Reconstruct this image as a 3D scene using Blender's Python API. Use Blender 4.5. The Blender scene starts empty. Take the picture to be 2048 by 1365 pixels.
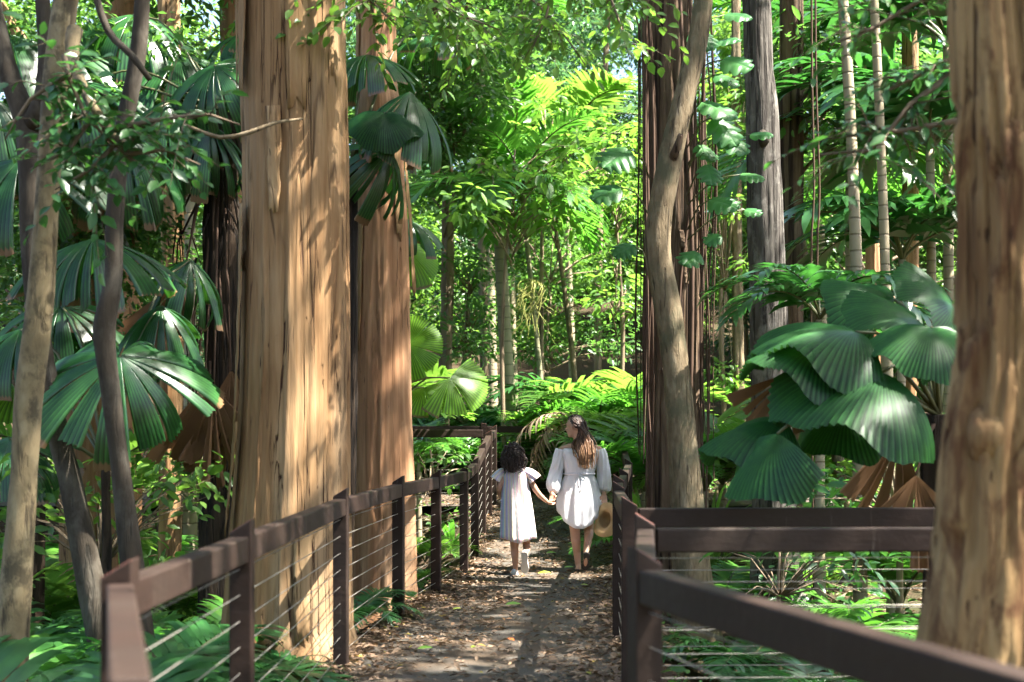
import bpy, math, random
import numpy as np
from mathutils import Vector, Matrix, noise

random.seed(7)
RNG = np.random.default_rng(7)
SC = bpy.context.scene
COL = SC.collection
R = math.radians

# ------------------------------------------------------------------ camera
F = 2048 * 50 / 36.0          # focal length in photo pixels
CAMZ, HORIZON = 1.515, 862.0
cam_data = bpy.data.cameras.new('camera')
cam_data.lens = 50; cam_data.sensor_width = 36; cam_data.sensor_fit = 'HORIZONTAL'
cam_data.shift_y = (HORIZON - 682.5) / 2048
cam_data.clip_start = 0.1; cam_data.clip_end = 1500
cam_data.dof.use_dof = True
cam_data.dof.focus_distance = 15.0
cam_data.dof.aperture_fstop = 2.6
cam = bpy.data.objects.new('camera', cam_data)
COL.objects.link(cam)
cam.location = (0, 0, CAMZ); cam.rotation_euler = (R(90), 0, 0)
SC.camera = cam

# ------------------------------------------------------------------ light
SUN_EL, SUN_AZ = R(58), R(103)      # azimuth measured from +Y towards +X
w = bpy.data.worlds.new('World'); SC.world = w; w.use_nodes = True
nt = w.node_tree; bg = nt.nodes['Background']
sky = nt.nodes.new('ShaderNodeTexSky'); sky.sky_type = 'NISHITA'; sky.sun_disc = False
sky.sun_elevation = SUN_EL; sky.sun_rotation = SUN_AZ
sky.air_density = 1.0; sky.dust_density = 2.5; sky.ozone_density = 0.6
nt.links.new(sky.outputs[0], bg.inputs[0]); bg.inputs[1].default_value = 0.065
sl = bpy.data.lights.new('sun', 'SUN'); sl.energy = 5.0; sl.angle = R(0.53); sl.color = (1.0, 0.95, 0.86)
so = bpy.data.objects.new('sun', sl); COL.objects.link(so)
to_sun = Vector((math.sin(SUN_AZ) * math.cos(SUN_EL), math.cos(SUN_AZ) * math.cos(SUN_EL), math.sin(SUN_EL)))
so.rotation_euler = to_sun.to_track_quat('Z', 'Y').to_euler(); so.location = (0, 0, 60)
SC.view_settings.view_transform = 'Standard'; SC.view_settings.look = 'None'
SC.view_settings.exposure = 3.05; SC.view_settings.gamma = 1.0
SC.view_settings.use_curve_mapping = False
cy = SC.cycles
cy.max_bounces = 5; cy.diffuse_bounces = 3; cy.glossy_bounces = 1; cy.transmission_bounces = 3
cy.transparent_max_bounces = 4; cy.caustics_reflective = False; cy.caustics_refractive = False
cy.sample_clamp_indirect = 4.0; cy.use_adaptive_sampling = True; cy.adaptive_threshold = 0.035
cy.use_denoising = True
try: cy.denoiser = 'OPENIMAGEDENOISE'
except Exception: pass

# ------------------------------------------------------------------ helpers
def at(px, py, Y):
    return Vector(((px - 1024) * Y / F, Y, CAMZ - (py - HORIZON) * Y / F))
def sm(a, b, x):
    t = min(1, max(0, (x - a) / (b - a))); return t * t * (3 - 2 * t)
def lerp(a, b, t): return a + (b - a) * t

def mesh(name, V, Fc, mats=(), midx=None, smooth=True, uv=None):
    V = np.asarray(V, dtype=np.float32).reshape(-1, 3)
    me = bpy.data.meshes.new(name)
    if isinstance(Fc, np.ndarray):
        k = Fc.shape[1]; n = len(Fc)
        me.vertices.add(len(V)); me.vertices.foreach_set('co', V.ravel())
        me.loops.add(n * k); me.polygons.add(n)
        me.loops.foreach_set('vertex_index', Fc.astype(np.int32).ravel())
        me.polygons.foreach_set('loop_start', np.arange(0, n * k, k, dtype=np.int32))
        me.polygons.foreach_set('loop_total', np.full(n, k, dtype=np.int32))
        me.update(calc_edges=True)
    else:
        me.from_pydata(V.tolist(), [], [tuple(int(i) for i in f) for f in Fc])
    for m in (mats if isinstance(mats, (list, tuple)) else [mats]):
        me.materials.append(m)
    if midx is not None:
        me.polygons.foreach_set('material_index', np.asarray(midx, dtype=np.int32))
    if smooth:
        me.polygons.foreach_set('use_smooth', np.ones(len(me.polygons), dtype=bool))
    if uv is not None:
        lay = me.uv_layers.new(name='UVMap')
        li = np.empty(len(me.loops), dtype=np.int32); me.loops.foreach_get('vertex_index', li)
        lay.data.foreach_set('uv', np.asarray(uv, dtype=np.float32)[li].ravel())
    me.validate()
    return me

def obj(name, me, parent=None, loc=(0, 0, 0)):
    o = bpy.data.objects.new(name, me); COL.objects.link(o)
    o.location = loc
    if parent is not None: o.parent = parent
    return o
def tag(o, label, cat=None, group=None, kind=None):
    if label: o['label'] = label
    if cat: o['category'] = cat
    if group: o['group'] = group
    if kind: o['kind'] = kind
    return o
def thing(name, label, cat, base=(0, 0, 0), group=None):
    o = obj(name, None, None, base); return tag(o, label, cat, group)
def part(t, name, V, Fc, mats, **k):          # V in world space, t unrotated
    V = np.asarray(V, dtype=np.float64).reshape(-1, 3) - np.array(t.location)
    return obj(name, mesh(name, V, Fc, mats, **k), t)
def sub(p, t, name, V, Fc, mats, **k):        # child of a part that sits at its thing's origin
    o = part(t, name, V, Fc, mats, **k); o.parent = p; return o

def join(parts):
    Vs, Fs, n = [], [], 0
    for V, Fc in parts:
        V = np.asarray(V, dtype=np.float64).reshape(-1, 3)
        Vs.append(V); Fs += [tuple(int(i) + n for i in f) for f in Fc]; n += len(V)
    return np.concatenate(Vs), Fs
def joint(parts):                               # quads arrays only
    Vs, Fs, n = [], [], 0
    for V, Fc in parts:
        Vs.append(V); Fs.append(Fc + n); n += len(V)
    return np.concatenate(Vs), np.concatenate(Fs)

def spline(pts, vals, step):
    pts = [Vector(p) for p in pts]
    if len(pts) < 2: return pts, vals
    P = [pts[0] * 2 - pts[1]] + pts + [pts[-1] * 2 - pts[-2]]
    V = [vals[0]] + list(vals) + [vals[-1]]
    out, ov = [], []
    for i in range(1, len(P) - 2):
        n = max(1, int((P[i + 1] - P[i]).length / step))
        for k in range(n):
            t = k / n
            a, b, c, d = P[i - 1], P[i], P[i + 1], P[i + 2]
            out.append(0.5 * ((2 * b) + (c - a) * t + (2 * a - 5 * b + 4 * c - d) * t * t + (3 * b - a - 3 * c + d) * t ** 3))
            ov.append(lerp(V[i], V[i + 1], t))
    out.append(pts[-1]); ov.append(vals[-1])
    return out, ov

def tube(pts, rad, n=6, step=None, disp=None, cap=True):
    """returns verts, quad faces; disp(theta, s, p) adds to the radius"""
    if step: pts, rad = spline(pts, rad, step)
    pts = [Vector(p) for p in pts]
    m = len(pts); V = np.zeros((m, n, 3)); s = 0.0
    T = (pts[1] - pts[0]).normalized()
    ref = Vector((1, 0, 0)) if abs(T.x) < 0.9 else Vector((0, 1, 0))
    U = T.cross(ref).normalized()
    for i, p in enumerate(pts):
        if i: s += (p - pts[i - 1]).length
        T = (pts[min(i + 1, m - 1)] - pts[max(i - 1, 0)]).normalized()
        U = (U - T * U.dot(T)).normalized(); W = T.cross(U)
        for j in range(n):
            th = 2 * math.pi * j / n
            r = rad[i]
            if disp: r += disp(th, s, r)
            V[i, j] = p + (U * math.cos(th) + W * math.sin(th)) * r
    idx = np.arange(m * n).reshape(m, n)
    a = idx[:-1]; b = np.roll(a, -1, 1); d = idx[1:]; c = np.roll(d, -1, 1)
    Fq = np.stack([a, b, c, d], -1).reshape(-1, 4)
    V = V.reshape(-1, 3)
    if cap:
        V = np.concatenate([V, [pts[0], pts[-1]]]); e0, e1 = m * n, m * n + 1
        j = np.arange(n); k = (j + 1) % n
        Fq = np.concatenate([Fq, np.stack([k, j, np.full(n, e0), np.full(n, e0)], -1), np.stack([idx[-1][j], idx[-1][k], np.full(n, e1), np.full(n, e1)], -1)])
        # degenerate quads are turned into triangles by validate(); give real triangles instead
        q = [tuple(f) if f[2] != f[3] else tuple(f[:3]) for f in Fq.tolist()]
        return V, q
    return V, Fq

def box(a, b):
    x0, y0, z0 = a; x1, y1, z1 = b
    V = [(x0, y0, z0), (x1, y0, z0), (x1, y1, z0), (x0, y1, z0), (x0, y0, z1), (x1, y0, z1), (x1, y1, z1), (x0, y1, z1)]
    return V, [(0, 3, 2, 1), (4, 5, 6, 7), (0, 1, 5, 4), (1, 2, 6, 5), (2, 3, 7, 6), (3, 0, 4, 7)]

# ------------------------------------------------------------------ materials
class NT:
    def __init__(self, name):
        self.m = bpy.data.materials.new(name); self.m.use_nodes = True
        self.t = self.m.node_tree; self.p = self.t.nodes['Principled BSDF']; self.out = self.t.nodes['Material Output']
    def n(self, typ, **k):
        nd = self.t.nodes.new('ShaderNode' + typ)
        for a, v in k.items(): setattr(nd, a, v)
        return nd
    def l(self, a, b): self.t.links.new(a, b)
    def ramp(self, fac, stops, interp='LINEAR'):
        r = self.n('ValToRGB'); r.color_ramp.interpolation = interp
        e = r.color_ramp.elements
        e[0].position, e[0].color = stops[0][0], (*stops[0][1], 1)
        e[1].position, e[1].color = stops[-1][0], (*stops[-1][1], 1)
        for p, c in stops[1:-1]:
            x = e.new(p); x.color = (*c, 1)
        self.l(fac, r.inputs[0]); return r.outputs[0]
    def noise(self, scale, vec=None, detail=4, rough=0.6, dist=0.0):
        x = self.n('TexNoise'); x.inputs['Scale'].default_value = scale; x.inputs['Detail'].default_value = detail
        x.inputs['Roughness'].default_value = rough; x.inputs['Distortion'].default_value = dist
        if vec is not None: self.l(vec, x.inputs['Vector'])
        return x.outputs['Fac']
    def coord(self, which='Object', scale=(1, 1, 1)):
        c = self.n('TexCoord'); mp = self.n('Mapping'); mp.inputs['Scale'].default_value = scale
        self.l(c.outputs[which], mp.inputs[0]); return mp.outputs[0]
    def mix(self, fac, a, b, typ='MIX'):
        x = self.n('Mix'); x.data_type = 'RGBA'; x.blend_type = typ
        for v, i in ((fac, 0), (a, 6), (b, 7)):
            if isinstance(v, (int, float)): x.inputs[i].default_value = v
            elif isinstance(v, tuple): x.inputs[i].default_value = (*v, 1)
            else: self.l(v, x.inputs[i])
        return x.outputs[2]
    def math(self, op, a, b=0.0):
        x = self.n('Math', operation=op)
        for v, i in ((a, 0), (b, 1)):
            if isinstance(v, (int, float)): x.inputs[i].default_value = v
            else: self.l(v, x.inputs[i])
        return x.outputs[0]
    def bump(self, h, strength=0.5, dist=0.01):
        b = self.n('Bump'); b.inputs['Strength'].default_value = strength; b.inputs['Distance'].default_value = dist
        self.l(h, b.inputs['Height']); self.l(b.outputs[0], self.p.inputs['Normal']); return b.outputs[0]
    def set(self, **k):
        for a, v in k.items():
            i = self.p.inputs[a.replace('_', ' ')]
            if hasattr(v, 'is_linked') or hasattr(v, 'links'): self.l(v, i)
            elif isinstance(v, tuple): i.default_value = (*v, 1)
            else: i.default_value = v

def leaf_mat(name, stops, trans, tfac=0.45, rough=0.38, brown=None, spec=0.5, tip=False):
    """stops: colours over the random value of each leaf; trans: colour of light that comes through"""
    k = NT(name)
    g = k.n('NewGeometry'); oi = k.n('ObjectInfo')
    rnd = k.math('FRACT', k.math('ADD', g.outputs['Random Per Island'], oi.outputs['Random']))
    col = k.ramp(rnd, stops)
    nz = k.noise(9, k.coord('Object'), 3)
    col = k.mix(k.ramp(nz, [(0.35, (0, 0, 0)), (0.7, (0.14, 0.14, 0.14))]), col, trans)
    tcol = k.mix(0.35, trans, col)
    if tip:
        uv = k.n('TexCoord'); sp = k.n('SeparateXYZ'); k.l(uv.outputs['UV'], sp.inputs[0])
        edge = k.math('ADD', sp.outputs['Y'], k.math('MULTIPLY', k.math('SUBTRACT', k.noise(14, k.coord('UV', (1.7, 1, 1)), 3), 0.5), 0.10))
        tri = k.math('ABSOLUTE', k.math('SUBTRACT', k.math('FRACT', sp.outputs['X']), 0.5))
        rib_shade = k.ramp(tri, [(0.0, (1.6, 1.6, 1.45)), (0.12, (1.05, 1.05, 1.05)), (0.36, (.8, .8, .8)), (0.5, (.32, .32, .36))])  # pale veins on the ridges; pleat valleys coloured darker to stand in for shade
        col = k.mix(1.0, col, rib_shade, 'MULTIPLY'); tcol = k.mix(1.0, tcol, rib_shade, 'MULTIPLY')
        ef = k.ramp(edge, [(0.985, (0, 0, 0)), (1.0, (.9, .9, .9))])
        if tip == 'rib_shade': ef = 0.0
        col = k.mix(ef, col, (0.22, 0.12, 0.06)); tcol = k.mix(ef, tcol, (0.25, 0.12, 0.05))
    if brown: col = k.mix(k.ramp(k.noise(3, k.coord('Object'), 5), [(0.6, (0, 0, 0)), (0.72, (1, 1, 1))]), col, brown)
    k.set(Base_Color=col, Roughness=rough, **{'Specular_IOR_Level': spec})
    tr = k.n('BsdfTranslucent'); k.l(tcol, tr.inputs[0])
    mx = k.n('MixShader'); mx.inputs[0].default_value = tfac
    k.l(k.p.outputs[0], mx.inputs[1]); k.l(tr.outputs[0], mx.inputs[2]); k.l(mx.outputs[0], k.out.inputs[0])
    return k.m

def bark_mat(name, stops, crack, sx=9, sz=1.2, bump=0.6, patch=None, patch_scale=1.6, rough=0.85, crack_at=(0.34, 0.42), dist=0.02):
    k = NT(name)
    v = k.coord('Object', (sx, sx, sz))
    n1 = k.noise(1.0, v, 6, 0.62, 0.3)
    col = k.ramp(n1, stops)
    big = k.noise(1.0, k.coord('Object', (2.2, 2.2, 0.45)), 3)
    col = k.mix(k.ramp(big, [(0.35, (0, 0, 0)), (0.65, (0.55, 0.55, 0.55))]), col, stops[0][1])
    n2 = k.noise(1.0, k.coord('Object', (sx * 1.3, sx * 1.3, sz * 0.33)), 5, 0.55, 0.6)
    cf = k.ramp(n2, [(crack_at[0], (1, 1, 1)), (crack_at[1], (0, 0, 0))])
    col = k.mix(cf, col, crack)
    if patch: col = k.mix(k.ramp(k.noise(patch_scale, k.coord('Object', (1, 1, 0.7)), 5, 0.7), [(0.5, (0, 0, 0)), (0.62, (0.8, 0.8, 0.8))]), col, patch)
    fine = k.noise(1.0, k.coord('Object', (sx * 6, sx * 6, sz * 3)), 4, 0.7)
    h = k.math('ADD', k.math('MULTIPLY', n1, 0.8), k.math('MULTIPLY', fine, 0.35))
    h = k.math('SUBTRACT', h, k.math('MULTIPLY', cf, 0.7))
    k.set(Base_Color=col, Roughness=rough, **{'Specular_IOR_Level': 0.25}); k.bump(h, bump, dist)
    return k.m

M = {}
G = lambda *c: c
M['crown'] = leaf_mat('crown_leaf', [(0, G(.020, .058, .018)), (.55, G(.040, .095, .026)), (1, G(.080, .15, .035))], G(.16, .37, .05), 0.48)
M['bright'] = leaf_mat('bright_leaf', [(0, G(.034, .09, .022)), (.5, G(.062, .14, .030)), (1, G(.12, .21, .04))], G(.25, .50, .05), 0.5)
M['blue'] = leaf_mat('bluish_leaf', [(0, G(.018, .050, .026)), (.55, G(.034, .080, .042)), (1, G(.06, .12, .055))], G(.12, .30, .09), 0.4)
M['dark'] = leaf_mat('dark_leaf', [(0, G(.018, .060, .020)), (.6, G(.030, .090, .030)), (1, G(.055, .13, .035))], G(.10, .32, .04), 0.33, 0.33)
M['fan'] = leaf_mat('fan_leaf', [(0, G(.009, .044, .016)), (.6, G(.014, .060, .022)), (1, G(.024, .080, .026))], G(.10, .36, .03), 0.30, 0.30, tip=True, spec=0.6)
M['fanfull'] = leaf_mat('full_fan_leaf', [(0, G(.008, .042, .015)), (1, G(.020, .072, .024))], G(.09, .34, .03), 0.28, 0.40, tip='rib_shade', spec=0.32)
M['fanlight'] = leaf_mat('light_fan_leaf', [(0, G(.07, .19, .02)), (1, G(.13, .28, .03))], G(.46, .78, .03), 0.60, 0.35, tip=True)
M['deadfan'] = leaf_mat('dead_fan_leaf', [(0, G(.15, .075, .035)), (1, G(.26, .14, .07))], G(.35, .17, .06), 0.25, 0.7, spec=0.2)
M['deadgrey'] = leaf_mat('dead_frond_leaf', [(0, G(.20, .15, .10)), (1, G(.36, .28, .20))], G(.3, .2, .1), 0.2, 0.75, spec=0.2)
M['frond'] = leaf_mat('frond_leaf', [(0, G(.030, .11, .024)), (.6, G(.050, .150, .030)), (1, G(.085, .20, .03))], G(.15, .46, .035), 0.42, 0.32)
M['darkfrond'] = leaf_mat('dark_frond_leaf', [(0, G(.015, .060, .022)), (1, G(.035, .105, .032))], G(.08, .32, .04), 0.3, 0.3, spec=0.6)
M['vine'] = leaf_mat('vine_leaf', [(0, G(.030, .11, .04)), (1, G(.06, .17, .05))], G(.13, .42, .05), 0.36, 0.42, spec=.35)
M['litter'] = leaf_mat('litter_leaf', [(0, G(.055, .034, .022)), (.3, G(.12, .078, .05)), (.55, G(.20, .14, .095)), (.8, G(.15, .085, .05)), (.93, G(.30, .24, .17)), (.975, G(.22, .10, .03)), (1, G(.30, .27, .05))], G(.2, .12, .05), 0.12, 0.65, spec=0.3)
def plain(name, col, rough=0.5, spec=0.4, metal=0.0, var=None, vs=8, bump=0):
    k = NT(name)
    c = col
    if var: c = k.mix(k.noise(vs, k.coord('Object'), 5), col, var)
    k.set(Base_Color=c, Roughness=rough, Metallic=metal, **{'Specular_IOR_Level': spec})
    if bump: k.bump(k.noise(vs * 6, k.coord('Object'), 4), bump, 0.004)
    return k.m
M['yellowleaf'] = plain('yellow_fallen_leaf', (.34, .36, .04), .5, var=(.22, .30, .03))
M['greenleaf'] = plain('green_fallen_leaf', (.22, .40, .05), .5, var=(.15, .3, .04))
M['orangeleaf'] = plain('orange_fallen_leaf', (.55, .13, .03), .5, var=(.4, .09, .02))
M['petiole'] = plain('petiole_green', (.05, .075, .02), .5, var=(.09, .07, .03), vs=4)
M['twig'] = plain('twig_bark', (.09, .065, .045), .8, .2, var=(.16, .12, .08), vs=14)
M['vinewood'] = plain('aerial_root_bark', (.10, .06, .04), .85, .2, var=(.05, .03, .02), vs=10)
M['stringy'] = bark_mat('stringy_brown_bark', [(.28, G(.055, .033, .019)), (.5, G(.125, .080, .048)), (.72, G(.22, .155, .10))], G(.03, .016, .010), 13, 1.6, 1.0, crack_at=(.38, .46), dist=.03)
M['palegrey'] = bark_mat('pale_smooth_bark', [(.3, G(.11, .078, .043)), (.5, G(.20, .15, .088)), (.7, G(.29, .235, .15))], G(.07, .052, .03), 20, 6, 1.0, patch=(.085, .08, .045), patch_scale=4)
M['mottled'] = bark_mat('mottled_pale_bark', [(.3, G(.12, .088, .046)), (.5, G(.20, .155, .085)), (.7, G(.29, .24, .145))], G(.055, .042, .024), 9, 5, .6, patch=(.040, .032, .019), patch_scale=7)
M['greyfis'] = bark_mat('grey_fissured_bark', [(.28, G(.050, .043, .036)), (.5, G(.105, .092, .078)), (.72, G(.19, .17, .148))], G(.028, .022, .018), 22, 3.5, 1.0, patch=(.22, .205, .18), patch_scale=3.2, crack_at=(.38, .47))
M['darkbark'] = bark_mat('dark_smooth_bark', [(.28, G(.020, .015, .010)), (.5, G(.040, .031, .021)), (.72, G(.072, .057, .040))], G(.02, .017, .012), 12, 4, .5, patch=(.075, .065, .05), patch_scale=3.0)
M['bgbark'] = bark_mat('background_bark', [(.25, G(.12, .085, .055)), (.5, G(.21, .155, .10)), (.75, G(.30, .24, .16))], G(.06, .04, .025), 8, 1.4, .6)
M['palmfibre'] = bark_mat('palm_fibre_bark', [(.25, G(.022, .014, .009)), (.5, G(.045, .029, .018)), (.75, G(.085, .055, .034))], G(.010, .007, .005), 18, 2.0, 1.0, crack_at=(.4, .5))

def paper_mat(name, stops, grey, crack, sx=4.5, sz=.22, flake=1.0, cr=.012, pit=.72, bump=1.0, blot=None, vary=(.86, 1.10), fibc=(.84, 1.10)):
    k = NT(name)
    def stretch(x, z, amt):
        c = k.coord('Object', (x, x, z)); ad = k.n('VectorMath', operation='ADD'); ml = k.n('VectorMath', operation='SCALE')
        nz = k.n('TexNoise'); nz.inputs['Scale'].default_value = 1.6; nz.inputs['Detail'].default_value = 2; k.l(c, nz.inputs['Vector'])
        k.l(nz.outputs['Color'], ml.inputs[0]); ml.inputs['Scale'].default_value = amt; k.l(c, ad.inputs[0]); k.l(ml.outputs[0], ad.inputs[1]); return ad.outputs[0]
    big = k.noise(1.0, k.coord('Object', (3.2, 3.2, .55)), 3, .6, .4)
    fib = k.noise(1.0, k.coord('Object', (55, 55, 2.6)), 3, .65, .2)
    fib2 = k.noise(1.0, k.coord('Object', (16, 16, 1.1)), 3, .6, .5)
    col = k.ramp(k.math('ADD', k.math('MULTIPLY', big, .55), k.math('MULTIPLY', fib2, .45)), stops)
    g2 = k.noise(1.0, k.coord('Object', (2.0, 2.0, .5)), 2, .6)
    col = k.mix(k.ramp(g2, [(.5, (0, 0, 0)), (.68, (.75, .75, .75))]), col, grey)
    col = k.mix(1.0, col, k.ramp(fib, [(.3, (fibc[0],) * 3), (.7, (fibc[1],) * 3)]), 'MULTIPLY')
    if blot:
        bn = k.noise(1.0, k.coord('Object', (7, 7, 3.0)), 5, .62, .8)
        col = k.mix(k.ramp(bn, [(.50, (0, 0, 0)), (.62, (.85, .85, .85))]), col, blot)
    # flakes: stepped sheets with thin torn edges
    v1 = k.n('TexVoronoi'); v1.feature = 'DISTANCE_TO_EDGE'; v1.inputs['Scale'].default_value = 1.0; sv = stretch(sx, sz, .45); k.l(sv, v1.inputs['Vector'])
    v2 = k.n('TexVoronoi'); v2.feature = 'F1'; v2.inputs['Scale'].default_value = 1.0; k.l(sv, v2.inputs['Vector'])
    hs = k.n('SeparateColor'); k.l(v2.outputs['Color'], hs.inputs[0])
    col = k.mix(.55, col, k.mix(1.0, col, k.ramp(hs.outputs[0], [(0, (vary[0], vary[0] * .95, vary[0] * .9)), (1, (vary[1],) * 3)]), 'MULTIPLY'))
    gate = k.ramp(k.noise(1.0, k.coord('Object', (5, 5, 1.3)), 2), [(.47, (0, 0, 0)), (.60, (.8, .8, .8))])
    edge = k.math('MULTIPLY', k.ramp(v1.outputs['Distance'], [(0.0, (1, 1, 1)), (.022, (0, 0, 0))]), gate)
    # long vertical splits
    n3 = k.noise(1.0, k.coord('Object', (11, 11, .34)), 3, .55, .5)
    line = k.ramp(k.math('ABSOLUTE', k.math('SUBTRACT', n3, .5)), [(cr * .35, (1, 1, 1)), (cr, (0, 0, 0))])
    gate2 = k.ramp(k.noise(1.0, k.coord('Object', (4, 4, .8)), 2), [(.46, (0, 0, 0)), (.58, (1, 1, 1))])
    line = k.math('MULTIPLY', line, gate2)
    pits = k.ramp(k.noise(1.0, k.coord('Object', (26, 26, 6)), 3, .5), [(pit, (0, 0, 0)), (pit + .04, (1, 1, 1))])
    dk = k.math('MAXIMUM', k.math('MAXIMUM', k.math('MULTIPLY', edge, .85 * flake), line), k.math('MULTIPLY', pits, .8))
    col = k.mix(dk, col, crack)
    h = k.math('ADD', k.math('MULTIPLY', hs.outputs[0], .55 * flake), k.math('MULTIPLY', fib, .22)); h = k.math('ADD', h, k.math('MULTIPLY', fib2, .35)); h = k.math('SUBTRACT', h, k.math('MULTIPLY', dk, .7))
    k.set(Base_Color=col, Roughness=.85, **{'Specular_IOR_Level': .2}); k.bump(h, bump, .022)
    return k.m
M['paper1'] = paper_mat('paperbark_tan', [(.32, G(.150, .073, .028)), (.5, G(.255, .150, .070)), (.68, G(.34, .225, .122))], G(.26, .185, .11), G(.035, .014, .007))
M['paper2'] = paper_mat('paperbark_pink', [(.32, G(.20, .090, .042)), (.5, G(.31, .165, .085)), (.68, G(.40, .245, .140))], G(.31, .21, .13), G(.05, .02, .010), 3.2, .20, .35, .006, .76, .6, vary=(.88, 1.08), fibc=(.88, 1.08))
M['strip'] = paper_mat('peeling_bark_sheet', [(.32, G(.17, .085, .034)), (.5, G(.28, .165, .075)), (.68, G(.38, .255, .135))], G(.29, .21, .12), G(.06, .028, .012), 7, .5, .6)
M['paperR'] = paper_mat('paperbark_buff', [(.32, G(.115, .058, .024)), (.5, G(.26, .165, .075)), (.68, G(.37, .27, .14))], G(.30, .225, .12), G(.045, .018, .009), 7, .9, .8, .02, .66, 1.0, blot=(.085, .036, .016))

def ring_mat(name, a, b, ring, freq):
    k = NT(name)
    c = k.coord('Object'); sp = k.n('SeparateXYZ'); k.l(c, sp.inputs[0])
    z = k.math('ADD', k.math('MULTIPLY', sp.outputs['Z'], freq), k.math('MULTIPLY', k.noise(2.5, c, 2), 0.35))
    fr = k.math('FRACT', z)
    col = k.mix(k.noise(7, k.coord('Object', (1, 1, .5)), 5, .65), a, b)
    rf = k.ramp(fr, [(0.0, (1, 1, 1)), (0.10, (0, 0, 0)), (0.9, (0, 0, 0)), (1.0, (.7, .7, .7))])
    col = k.mix(rf, col, ring)
    k.set(Base_Color=col, Roughness=.75, **{'Specular_IOR_Level': .3}); k.bump(k.math('SUBTRACT', 1.0, rf), .6, .012)
    return k.m
M['ring'] = ring_mat('ringed_palm_bark', (.20, .165, .10), (.32, .27, .18), (.12, .095, .06), 6.5)
M['ringgreen'] = ring_mat('mossy_palm_bark', (.12, .12, .06), (.22, .20, .125), (.09, .085, .05), 5.0)

def wood_mat():
    k = NT('painted_timber')
    c = k.coord('Object', (3, 3, 14)); n = k.noise(2, c, 5)
    col = k.mix(n, (.013, .0070, .0048), (.026, .0135, .0090))
    big = k.noise(1.3, k.coord('Object'), 4)
    col = k.mix(k.ramp(big, [(.45, (0, 0, 0)), (.7, (.5, .5, .5))]), col, (.034, .025, .019))
    drip = k.noise(1, k.coord('Object', (26, 26, 1.6)), 4)
    col = k.mix(k.ramp(drip, [(.64, (0, 0, 0)), (.76, (.45, .45, .45))]), col, (.15, .12, .095))
    k.set(Base_Color=col, Roughness=.6, **{'Specular_IOR_Level': .22}); k.bump(k.math('ADD', k.noise(22, k.coord('Object'), 4), n), .45, .005)
    return k.m
M['timber'] = wood_mat()
M['endgrain'] = plain('red_brown_post_cap', (.11, .032, .018), .55, var=(.07, .022, .015), vs=18)
M['steel'] = plain('stainless_cable', (.30, .275, .24), .45, .4, .7)
M['spacer'] = plain('weathered_spacer_bar', (.20, .175, .135), .55, .4, .25, var=(.13, .11, .08), vs=16)

def ground_mat():
    k = NT('forest_floor')
    a = k.noise(1.4, k.coord('Object'), 6, .65); b = k.noise(26, k.coord('Object'), 5, .7)
    col = k.ramp(b, [(.3, G(.028, .019, .012)), (.5, G(.045, .030, .018)), (.72, G(.09, .062, .038))])
    col = k.mix(k.ramp(a, [(.48, (0, 0, 0)), (.68, (.7, .7, .7))]), col, (.03, .045, .015))
    k.set(Base_Color=col, Roughness=.95, **{'Specular_IOR_Level': .1}); k.bump(b, .9, .04); return k.m
M['ground'] = ground_mat()
def path_mat():
    k = NT('worn_asphalt_path')
    b = k.noise(60, k.coord('Object'), 5, .7); a = k.noise(2.2, k.coord('Object'), 5)
    col = k.ramp(b, [(.3, G(.038, .034, .029)), (.55, G(.075, .067, .056)), (.75, G(.13, .115, .092))])
    col = k.mix(k.ramp(a, [(.42, (0, 0, 0)), (.62, (.85, .85, .85))]), col, (.085, .056, .034))
    k.set(Base_Color=col, Roughness=.85, **{'Specular_IOR_Level': .25}); k.bump(b, .8, .012); return k.m
M['path'] = path_mat()

# ------------------------------------------------------------------ terrain
LEFT = [(-.30, 1.6), (-.66, 2.46), (-1.13, 4.1), (-1.12, 5.9), (-1.10, 9.15), (-.93, 11.65), (-.715, 13.4), (-.516, 15.3), (-.433, 16.6), (-.37, 17.8), (-.31, 18.9), (-.26, 20.0)]
RIGHT = [(.95, 2.5), (.42, 4.5), (.595, 6.36), (.66, 8.0), (.78, 10.4), (.90, 12.0), (1.10, 14.0), (1.35, 16.5), (1.5, 20.0)]
def side(tab, y):
    ys = [p[1] for p in tab]; xs = [p[0] for p in tab]
    return float(np.interp(y, ys, xs))
def pz(y): return 0.45 * sm(15.6, 20.0, y) + 0.06 * sm(20, 22.5, y)
def gz(x, y):
    xl, xr = side(LEFT, y) if y > 3 else -1.0, side(RIGHT, y) if y > 4 else 1.0
    d = max(xl - x, x - xr, 0)
    base = pz(min(y, 22.5)) - 0.05
    drop = 0.40 * sm(0.1, 0.9, d) * (1 - sm(18, 21, y))
    hill = 0.0
    if y > 22.8:
        t = y - 22.8; hill = 0.13 * t + 0.0022 * t * t
        hill = min(hill, 13)
    nb = 0.10 * noise.noise(Vector((x * .6, y * .6, 3))) * sm(0.2, 1.5, d) + 0.3 * noise.noise(Vector((x * .15, y * .15, 9))) * sm(24, 32, y)
    return base - drop + hill + nb

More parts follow.
